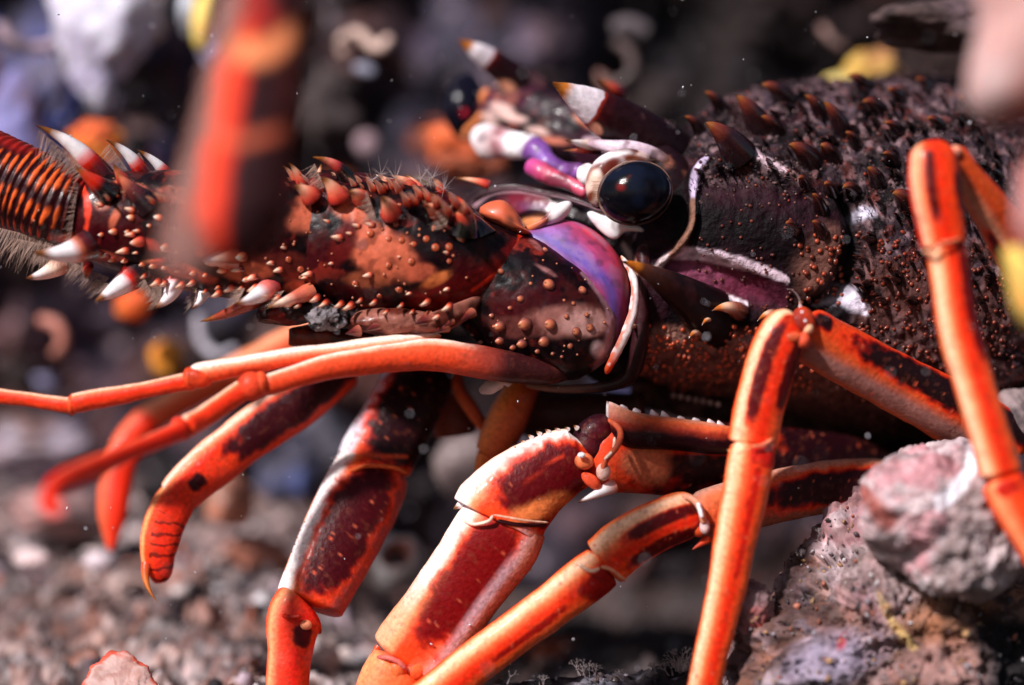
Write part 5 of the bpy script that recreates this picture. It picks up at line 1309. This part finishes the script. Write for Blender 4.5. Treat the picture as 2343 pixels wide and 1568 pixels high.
leg_seg('foot', [(1165, 1175, -.02, 98), (1135, 1230, -.02, 106), (1080, 1310, -.02, 99), (1010, 1410, -.02, 96), (950, 1490, -.02, 98), (925, 1525, -.02, 90)], L2, THICK, [(.01, .80, -.46, .52)], 207, srgb(120, 5, 8), cap=(.03, .06), nu=160, depth=.62,
        extra=lambda C, U, PH, V, px, py, n: mix(mix(C, srgb(248, 150, 96), ss(.35, .8, U + .3 * n) * ss(.3, .7, np.cos(PH)) * .85), srgb(214, 180, 190), ss(.1, .3, U) * ss(.85, .6, U) * (1 - ss(0, .22, np.abs(np.cos(PH) + .55)))))
leg_seg('claw', [(925, 1520, -.03, 72), (905, 1550, -.03, 80), (880, 1610, -.04, 76), (860, 1680, -.05, 60)], L2, [(-1, ORANGE), (0, srgb(244, 110, 60)), (1, srgb(248, 150, 100))], (), 209, cap=(.1, .1), nu=60)
leg_seg('spur', [(1040, 1470, -.01, 16), (1010, 1510, -.01, 22), (1002, 1545, -.01, 3)], L2, [(-1, srgb(90, 40, 30)), (1, srgb(160, 80, 40))], (), 210, cap=(.1, .05), nu=30, nv=20, dots=False)
rim([(1058, 1190, -.06), (1085, 1200, -.085), (1118, 1192, -.095), (1128, 1178, -.095)], 4, srgb(250, 210, 190), L2)
rim([(1128, 1178, -.10), (1160, 1184, -.10), (1210, 1192, -.09), (1255, 1196, -.06)], 2.5, srgb(250, 190, 160), L2)
rim([(1135, 1190, -.085), (1180, 1200, -.085), (1250, 1202, -.06)], 5, srgb(60, 16, 22), L2)
rim([(852, 1508, -.04), (880, 1504, -.075), (910, 1514, -.083), (928, 1532, -.08)], 6, srgb(220, 110, 100), L2)
knob(908, 1532, -.055, 26, 34, srgb(240, 104, 54), L2, rot=20, rd=30); knob(956, 1524, -.05, 30, 34, srgb(242, 104, 54), L2, rd=30)
teeth(along([(1050, 1190, -.02), (1000, 1275, -.02), (955, 1345, -.02), (905, 1420, -.02)], 13), 14, L2, (-.9, -.4), [(0, WHITE), (.5, CREAM), (.7, HORN), (1, DARK)], r=6)
teeth(along([(1320, 980, -.03), (1225, 998, -.03), (1160, 1052, -.03), (1090, 1115, -.03)], 14), 13, L2, (-.7, -.6), [(0, WHITE), (.5, CREAM), (.7, HORN), (1, DARK)], r=6)
sp((1062, 1150, -.02), (1036, 1165, -.03), 14, [(0, WHITE), (.5, WHITE), (.7, HORN), (1, DARK)], L2)
sp((865, 1480, -.02), (845, 1503, -.03), 8, [(0, ORANGE), (.6, srgb(190, 90, 40)), (1, DARK)], L2)

# first leg: broad, dark, slightly soft
L1 = part_empty('walking_leg', W(950, 870, .22), LOB, label='broad dark front leg with white beaded edge')
DK1 = [(-1, srgb(110, 36, 34)), (-.7, srgb(110, 30, 34)), (-.3, srgb(190, 50, 30)), (.4, srgb(214, 70, 30)), (.52, srgb(236, 130, 80)), (.62, srgb(226, 216, 224)), (.97, srgb(216, 210, 224)), (1, srgb(200, 190, 200))]  # lilac-white edge includes painted highlight as well as shell colour
leg_seg('shin', [(985, 830, .26, 74), (950, 880, .22, 80), (905, 970, .18, 84), (865, 1040, .16, 88), (852, 1075, .16, 84)], L1, DK1, [(-.2, .93, -1.2, .66)], 221, srgb(34, 4, 10), cap=(.04, .05), extra=lambda C, U, PH, V, px, py, n: mix(C, srgb(206, 70, 30), line_mask(px, py, [(785, 1062, 5), (830, 1045, 5), (930, 1045, 4)], 4, .5)))
leg_seg('foot', [(860, 1065, .15, 82), (835, 1120, .12, 94), (790, 1210, .08, 94), (740, 1310, .04, 86), (705, 1390, .01, 80)], L1, [(-1, srgb(190, 70, 60)), (-.7, srgb(150, 60, 60)), (-.4, srgb(206, 70, 40)), (.3, srgb(232, 76, 30)), (.52, srgb(246, 130, 70)), (.66, srgb(246, 232, 226)), (.98, srgb(240, 230, 232)), (1, srgb(240, 150, 110))], [(.06, .93, -.70, .52)], 223, srgb(66, 2, 10), cap=(.05, .04), nu=140)
leg_seg('claw', [(700, 1385, .0, 74), (672, 1420, -.02, 64), (662, 1500, -.04, 50), (655, 1620, -.06, 44)], L1, [(-1, srgb(230, 60, 20)), (-.3, srgb(226, 30, 16)), (.4, srgb(236, 60, 30)), (.8, srgb(250, 160, 110)), (1, ORANGE)], [(.25, .45, -.8, -.1)], 225, cap=(.1, .05), dots=False)
rim([(772, 1068, .1), (800, 1078, .07), (838, 1066, .06), (900, 1070, .07), (935, 1085, .1)], 5, srgb(226, 96, 46), L1); rim([(760, 1065, .11), (772, 1090, .1)], 9, WHITE, L1)
knob(700, 1430, -.06, 14, 12, srgb(250, 150, 110), L1); rim([(632, 1400, -.02), (660, 1412, -.07), (690, 1410, -.08)], 6, srgb(190, 40, 20), L1)
teeth(along([(765, 1085, .1), (735, 1150, .07), (690, 1220, .05), (650, 1340, .02)], 16), 8, L1, (-.9, -.3), r=8)
teeth(along([(880, 895, .2), (820, 990, .16), (772, 1050, .13)], 12), 8, L1, (-.8, -.5), r=8)

# third leg: long and slim, reaching down left
L3 = part_empty('walking_leg', W(1800, 1120, .05), LOB, label='slim orange leg reaching down to the left')
leg_seg('thigh', [(2140, 1105, .12, 48), (1990, 1105, .08, 56), (1850, 1122, .03, 62), (1720, 1150, -.02, 62), (1620, 1180, -.06, 62), (1590, 1190, -.06, 50)], L3, [(-1, srgb(190, 110, 80)), (-.6, srgb(150, 84, 64)), (0, srgb(206, 84, 40)), (.7, srgb(214, 110, 70)), (1, srgb(196, 140, 120))], [(.02, .72, -.55, .62), (.82, .93, -.6, .1)], 231, srgb(40, 9, 14), nu=130)
leg_seg('shin', [(1600, 1170, -.07, 40), (1560, 1180, -.09, 54), (1500, 1205, -.1, 57), (1430, 1245, -.1, 59), (1375, 1290, -.1, 62)], L3, THIN, [(.05, .70, -.05, .42), (.02, .8, -.95, -.40)], 233, cap=(.12, .04))
leg_seg('foot', [(1385, 1290, -.1, 52), (1350, 1318, -.1, 56), (1260, 1385, -.1, 52), (1150, 1468, -.1, 50), (1050, 1545, -.1, 50), (960, 1620, -.1, 50)], L3, THIN, [(-.02, .16, -.9, .1), (.25, .6, -.5, -.2)], 235, srgb(150, 18, 12), cap=(.03, .04), nu=150)
rim([(1315, 1285, -.12), (1350, 1306, -.155), (1372, 1300, -.155)], 4, CR, L3); rim([(1375, 1296, -.165), (1400, 1305, -.155), (1432, 1330, -.12)], 4, srgb(246, 170, 130), L3)
rim([(1545, 1138, -.09), (1580, 1140, -.12), (1602, 1165, -.13), (1610, 1200, -.13)], 8, srgb(222, 150, 120), L3); rim([(1596, 1150, -.14), (1606, 1185, -.145)], 5, WHITE, L3)
knob(1612, 1205, -.12, 12, 18, srgb(220, 190, 190), L3); knob(1590, 1212, -.10, 22, 14, srgb(226, 84, 40), L3, rot=30); sp((1620, 1232, -.08), (1583, 1258, -.1), 12, [(0, ORANGE), (1, srgb(190, 80, 60))], L3)

# fourth leg: knee raised under the cheek, foot straight down
L4 = part_empty('walking_leg', W(1840, 740, -.1), LOB, label='raised leg with the knee below the cheek')
leg_seg('thigh', [(2330, 1030, .10, 76), (2230, 975, .05, 74), (2120, 915, .0, 70), (2000, 850, -.06, 66), (1900, 795, -.10, 64), (1850, 765, -.12, 62), (1825, 752, -.12, 46)], L4,
        [(-1, srgb(190, 90, 50)), (-.8, srgb(150, 96, 84)), (-.4, srgb(150, 100, 92)), (-.1, srgb(206, 84, 40)), (.4, srgb(222, 78, 32)), (1, srgb(206, 64, 30))], [(-.1, .80, .0, .92), (.90, .97, .3, .9)], 241, srgb(30, 9, 12), nu=150)  # greyish-brown lower half holds painted shade
leg_seg('shin', [(1820, 735, -.16, 30), (1800, 748, -.17, 50), (1775, 800, -.17, 58), (1750, 880, -.17, 58), (1730, 960, -.17, 57), (1720, 1022, -.17, 56)], L4, THIN, [(.06, .82, .0, .52), (.12, .68, -.95, -.42)], 243, cap=(.10, .04))
leg_seg('foot', [(1722, 1015, -.17, 50), (1716, 1060, -.18, 55), (1690, 1200, -.18, 50), (1660, 1350, -.18, 44), (1630, 1480, -.18, 40), (1600, 1620, -.18, 38)], L4, THIN, [(.02, .08, -.9, .1), (.1, .5, -.4, -.1)], 245, srgb(196, 24, 14), cap=(.03, .04), nu=150)
leg_seg('knee', [(1812, 720, -.15, 22), (1830, 735, -.16, 34), (1835, 770, -.17, 28)], L4, [(-1, srgb(206, 70, 36)), (0, srgb(150, 40, 26)), (1, srgb(80, 24, 26))], (), 246, cap=(.25, .25), nu=36, dots=False, depth=1)
rim([(1832, 712, -.18), (1842, 740, -.19)], 6, WHITE, L4); knob(1846, 752, -.18, 14, 14, srgb(250, 190, 150), L4); knob(1812, 772, -.20, 20, 13, srgb(236, 100, 60), L4); knob(1836, 780, -.19, 18, 18, srgb(236, 90, 60), L4)
rim([(1664, 1030, -.18), (1690, 1038, -.205), (1718, 1025, -.21)], 3, srgb(250, 150, 100), L4); rim([(1718, 1022, -.225), (1745, 1018, -.215), (1772, 1000, -.19)], 4, srgb(246, 130, 90), L4)
sp((1832, 712, -.12), (1829, 690, -.13), 8, [(0, SALMON), (.5, WHITE), (1, HORN)], L4)
tube('hair', [(1832, 700, -.12, 2.6), (1826, 680, -.12, 2), (1812, 664, -.12, 1.4), (1798, 662, -.12, 1)], srgb(120, 100, 100), M_SHELL, L4, nu=20, nv=8)

# fifth leg at the right, nearest the lens
L5 = part_empty('walking_leg', W(2130, 350, -.3), LOB, label='tall leg at the right with folded knee at the top')
leg_seg('thigh', [(2400, 680, -.1, 62), (2330, 580, -.16, 56), (2265, 480, -.22, 48), (2215, 410, -.26, 38), (2185, 360, -.28, 32), (2170, 342, -.28, 20)], L5, [(-1, srgb(200, 110, 80)), (-.6, srgb(206, 150, 120)), (0, srgb(214, 76, 34)), (.6, srgb(222, 84, 34)), (1, ORANGE)], [(-.1, .5, -.95, -.6)], 251, nu=100)
leg_seg('shin', [(2128, 328, -.32, 30), (2132, 352, -.33, 52), (2138, 430, -.34, 60), (2150, 500, -.34, 57), (2160, 570, -.34, 52)], L5, [(-1, srgb(190, 50, 24)), (-.6, ORANGE), (0, RED), (.4, ORANGE), (.62, srgb(250, 150, 104)), (.86, srgb(252, 186, 150)), (.97, RED), (1, RED)], [(.10, .72, .02, .42), (.3, .66, -1.0, -.62)], 253, cap=(.12, .05))
leg_seg('foot', [(2158, 555, -.34, 46), (2168, 600, -.34, 48), (2195, 760, -.35, 48), (2240, 920, -.36, 48), (2280, 1050, -.36, 48), (2290, 1095, -.36, 50)], L5, THIN, [(.02, .5, -.95, -.35)], 255, srgb(110, 10, 14), cap=(.03, .05), nu=130)
leg_seg('claw', [(2285, 1090, -.36, 48), (2300, 1120, -.36, 50), (2340, 1200, -.37, 46), (2400, 1320, -.38, 34)], L5, [(-1, srgb(226, 50, 20)), (0, ORANGE), (.6, srgb(250, 150, 100)), (1, ORANGE)], [(.05, .2, -.4, .4)], 257, srgb(190, 30, 14), cap=(.08, .05), nu=60, dots=False)
knob(2185, 348, -.30, 15, 14, srgb(244, 150, 120), L5); knob(2162, 340, -.31, 9, 7, WHITE, L5)
rim([(2110, 575, -.35), (2130, 578, -.38), (2150, 560, -.385)], 4, srgb(250, 180, 140), L5); rim([(2150, 556, -.39), (2180, 552, -.38), (2205, 540, -.35)], 4, srgb(246, 140, 100), L5)

# banded leg behind at left and the fainter one beyond it
L6 = part_empty('walking_leg', W(700, 880, .2), LOB, label='banded leg at left ending in an amber claw')
leg_seg('foot', [(800, 830, .22, 50), (700, 905, .18, 58), (600, 975, .15, 58), (500, 1050, .12, 55), (430, 1110, .10, 51), (398, 1150, .10, 48)], L6, [(-1, srgb(214, 60, 30)), (-.4, srgb(222, 50, 24)), (.3, RED), (.6, srgb(246, 120, 66)), (.8, srgb(250, 210, 190)), (1, srgb(240, 150, 110))], [(.0, .68, -.75, .5), (.82, .9, -.5, .1)], 261, srgb(54, 6, 14), nu=130, dots=False)
def bands(C, U, PH, V, px, py, n):
    return mix(C, srgb(96, 16, 14), (np.abs(((U * 9 + .15 * n * 9) % 1) - .5) < .14) * (np.cos(PH) < .35) * (U > .3) * .85)
leg_seg('claw', [(422, 1118, .10, 40), (396, 1155, .095, 48), (374, 1205, .09, 47), (362, 1265, .08, 41), (362, 1310, .08, 32), (355, 1335, .08, 10)], L6, [(-1, srgb(226, 50, 24)), (0, srgb(230, 44, 20)), (.6, ORANGE), (.8, srgb(252, 170, 110)), (1, ORANGE)], (), 263, cap=(.08, .05), nu=100, extra=bands, dots=False)
spine(W(335, 1290, .06), W(360, 1378, .02), .012, [(0, ORANGE), (.5, srgb(200, 110, 40)), (1, srgb(130, 70, 24))], L6, name='claw_tip', bend=(-.012, 0, 0))
L7 = part_empty('walking_leg', W(720, 770, .6), LOB, label='blurred far leg at left')
leg_seg('foot', [(760, 735, .5, 28), (690, 770, .52, 36), (560, 840, .56, 36), (440, 900, .6, 34), (330, 965, .62, 34)], L7, [(-1, srgb(196, 70, 40)), (0, srgb(222, 90, 54)), (.6, srgb(240, 150, 110)), (1, srgb(236, 140, 100))], (), 265, dots=False)
leg_seg('claw', [(345, 950, .6, 34), (295, 1010, .58, 36), (268, 1090, .55, 38), (258, 1180, .52, 34), (252, 1262, .5, 8)], L7, [(-1, RED), (0, srgb(232, 50, 24)), (1, srgb(244, 110, 70))], (), 267, dots=False)

# forked feelers (small antennae), in focus at left
F1 = part_empty('palp', W(1100, 820, -.1), LOB, label='upper orange jointed feeler pointing left')
leg_seg('palp_segment', [(1010, 768, -.04, 8), (980, 775, -.05, 14), (900, 788, -.08, 20), (700, 812, -.12, 20), (560, 835, -.14, 22), (470, 852, -.15, 25), (430, 862, -.15, 22)], F1, [(-1, srgb(236, 80, 44)), (-.2, srgb(240, 90, 50)), (.2, srgb(250, 170, 130)), (.6, srgb(255, 236, 226)), (1, srgb(250, 210, 190))], (), 271, nu=120, nv=48, depth=1, dots=False)
leg_seg('palp_segment', [(450, 872, -.15, 24), (400, 878, -.15, 21), (300, 900, -.15, 20), (200, 918, -.15, 22), (160, 925, -.15, 22)], F1, FEEL, (), 272, nu=90, nv=48, depth=1, dots=False)
leg_seg('palp_segment', [(172, 928, -.15, 20), (140, 926, -.15, 17), (60, 914, -.14, 17), (-40, 902, -.13, 19), (-100, 898, -.12, 19)], F1, FEEL, (), 273, nu=70, nv=48, depth=1, dots=False)
knob(452, 864, -.155, 34, 25, srgb(234, 74, 38), F1, rd=25, rot=10); knob(434, 864, -.155, 16, 23, srgb(236, 82, 44), F1, rd=23); knob(165, 926, -.15, 11, 24, srgb(238, 80, 40), F1, rd=23)
F2 = part_empty('palp', W(1100, 840, -.12), LOB, label='lower orange jointed feeler curling at its blurred tip')
leg_seg('palp_segment', [(1300, 862, .0, 16), (1220, 848, -.03, 30), (1120, 832, -.06, 38), (1000, 812, -.08, 38), (900, 818, -.10, 34), (760, 838, -.14, 30), (660, 866, -.16, 26), (590, 888, -.17, 28)], F2, [(-1, srgb(232, 80, 44)), (-.2, srgb(232, 70, 34)), (.5, srgb(240, 90, 50)), (.8, srgb(252, 190, 160)), (.92, srgb(255, 236, 226)), (1, srgb(240, 120, 80))], (), 275, extra=lambda C, U, PH, V, px, py, n: mix(mix(C, srgb(150, 56, 44), ss(1000, 1120, px + 60 * n)), srgb(60, 22, 24), ss(1090, 1180, px + 60 * n)), nu=130, nv=48, depth=1, dots=False)
leg_seg('palp_segment', [(560, 890, -.18, 24), (520, 918, -.2, 23), (460, 958, -.24, 22), (425, 978, -.27, 24)], F2, FEEL, (), 276, nu=70, nv=48, depth=1, dots=False)
leg_seg('palp_segment', [(425, 980, -.27, 24), (380, 1000, -.32, 22), (300, 1032, -.42, 22), (250, 1055, -.5, 24), (190, 1080, -.6, 26), (130, 1110, -.72, 24), (112, 1150, -.82, 22), (140, 1172, -.92, 18)], F2, [(-1, srgb(230, 46, 24)), (0, srgb(232, 40, 20)), (.7, srgb(238, 60, 34)), (1, srgb(244, 110, 80))], (), 277, nu=120, nv=48, depth=1, dots=False)
knob(574, 885, -.185, 33, 33, srgb(234, 72, 42), F2, rd=30, rot=-30); knob(596, 880, -.18, 20, 30, srgb(238, 84, 46), F2, rd=27); knob(414, 981, -.275, 20, 28, srgb(232, 56, 30), F2, rd=24, rot=-30)

# limbs of the mouth, seen under the head
ORM = [(-1, srgb(150, 50, 30)), (0, srgb(206, 86, 40)), (.6, srgb(226, 120, 60)), (1, srgb(214, 130, 90))]
M1 = part_empty('mouth_limb', W(1180, 900, .15), LOB)
leg_seg('limb_segment', [(1215, 860, .2, 30), (1190, 900, .16, 40), (1160, 960, .14, 46), (1130, 1020, .14, 42), (1118, 1045, .14, 32)], M1, ORM, (), 281, nu=60, dots=False)
leg_seg('limb_segment', [(1122, 1035, .14, 30), (1112, 1080, .16, 26), (1128, 1130, .2, 22), (1160, 1170, .25, 16)], M1, ORM, (), 282, nu=60, dots=False)
M2 = part_empty('mouth_limb', W(1060, 850, .2), LOB)
leg_seg('limb_segment', [(1040, 840, .24, 16), (1050, 890, .22, 15), (1075, 930, .2, 16), (1110, 985, .2, 14)], M2, [(-1, srgb(110, 40, 30)), (0, srgb(190, 70, 36)), (1, srgb(214, 100, 60))], (), 283, nu=50, dots=False)
leg_seg('limb_segment', [(1050, 900, .3, 26), (1040, 960, .3, 50), (1045, 1000, .3, 46)], M2, [(-1, srgb(60, 26, 26)), (0, srgb(120, 52, 40)), (1, srgb(150, 66, 46))], (), 284, nu=50, dots=False)
M3 = part_empty('mouth_limb', W(1250, 930, .3), LOB)
leg_seg('limb_segment', [(1180, 930, .32, 60), (1280, 950, .3, 60), (1380, 945, .3, 50), (1480, 940, .3, 40)], M3, [(-1, srgb(40, 20, 20)), (0, srgb(70, 30, 26)), (1, srgb(50, 24, 24))], (), 285, nu=60, dots=False)
for a in [[(1130, 880, .0, 18), (1148, 850, .0, 14), (1175, 845, .0, 10)], [(1095, 895, .0, 8), (1120, 885, .0, 16), (1150, 870, .0, 18), (1170, 880, .0, 8)]]:
    tube('mouth_tuft', a, srgb(190, 160, 156), M_CRUST, M1, nu=30, nv=24, disp=lambda U, PH, V: .012 * (fbm(V, 40, 3, 3) - .5))
# underbelly between the legs
under = tube('underside', [(1440, 880, .3, 40), (1600, 920, .34, 46), (1800, 960, .4, 56), (2000, 1000, .5, 60), (2300, 1030, .55, 60)], lambda U, PH, V, px, py: mix(np.tile(srgb(52, 32, 30), (len(V), 1)), srgb(110, 76, 70), ss(.5, .65, fbm(V, 18, 4, 8)) * .7), M_CARA, LOB, nu=100, nv=60, depth=.7, disp=lambda U, PH, V: .02 * (fbm(V, 20, 3, 5) - .5))
for i in range(7): knob(1540 + i * 17, 905 + i * 3.4, .2, 7, 7, srgb(150, 120, 112), under, name='bead')

# blurred upright bristly limb close to the lens
def upcol(U, PH, V, px, py):
    c = np.cos(PH); n = fbm(V, 9, 4, 291) - .5
    C = stops(c + .3 * n + .25 * (fbm(V, 26, 3, 292) - .5), [(-1, srgb(110, 40, 30)), (-.6, srgb(46, 14, 18)), (.1, srgb(40, 10, 14)), (.22, srgb(190, 40, 22)), (.42, srgb(232, 60, 30)), (.8, srgb(236, 74, 40)), (1, srgb(236, 110, 70))])
    C = mix(C, srgb(238, 140, 90), line_mask(px, py, [(510, 95, 22), (590, 120, 26), (700, 60, 20)], 20, .7, n) * .95)
    C = mix(C, srgb(206, 96, 62), line_mask(px, py, [(470, 305, 12), (540, 325, 12), (650, 300, 12)], 12, .8, n) * .7)
    C = mix(C, srgb(150, 30, 26), line_mask(px, py, [(560, -40, 20), (600, 40, 30)], 20, .7, n))
    return C
UL = tube('upright_limb', [(600, -300, -.93, 84), (624, -170, -.96, 84), (632, -60, -.98, 84), (612, 60, -1.0, 86), (598, 140, -1.02, 84), (584, 230, -1.04, 88), (568, 330, -1.06, 94), (556, 430, -1.08, 106), (544, 510, -1.10, 108), (528, 600, -1.12, 76)], upcol, M_FAR, LOB, nu=260, nv=80, cap=(.02, .05), depth=.8,
          disp=lambda U, PH, V: .035 * (fbm(V, 7, 4, 2) - .5), label='blurred upright limb with a bristly left side')
segs = []
cp = spline([(530, 110, -1.0), (500, 220, -1.02), (475, 330, -1.05), (452, 430, -1.08), (436, 560, -1.1)], 60)
for i in range(2600):
    t = rng.random() ** .8; p = cp[int(t * 59)]
    p0 = W(p[0] + rng.uniform(-4, 30), p[1] + rng.uniform(-8, 8), p[2] + rng.uniform(-.04, .04))
    L = rng.uniform(.04, .075) * (.55 + .6 * t)
    segs.append((p0, p0 + np.array([-.8, rng.normal(0, .15), -.55 + rng.normal(0, .12)]) * L, .0028))
cc = spline([(632, -60, -.98, 84), (598, 140, -1.02, 84), (568, 330, -1.06, 94), (544, 510, -1.10, 104), (530, 590, -1.12, 80)], 60)
for i in range(700):
    k = rng.integers(60); p = cc[k]; a = rng.uniform(-.3, .9)
    p0 = W(p[0] - p[3] * math.cos(a), p[1], p[2] - p[3] * .0008 * math.sin(a))
    L = rng.uniform(.02, .06)
    segs.append((p0, p0 + np.array([-.5 - .4 * math.cos(a), -.5 * math.sin(a) * rng.random(), -.8 + rng.normal(0, .2)]) * L, .0022))
bristles(segs, UL, srgb(176, 112, 98))
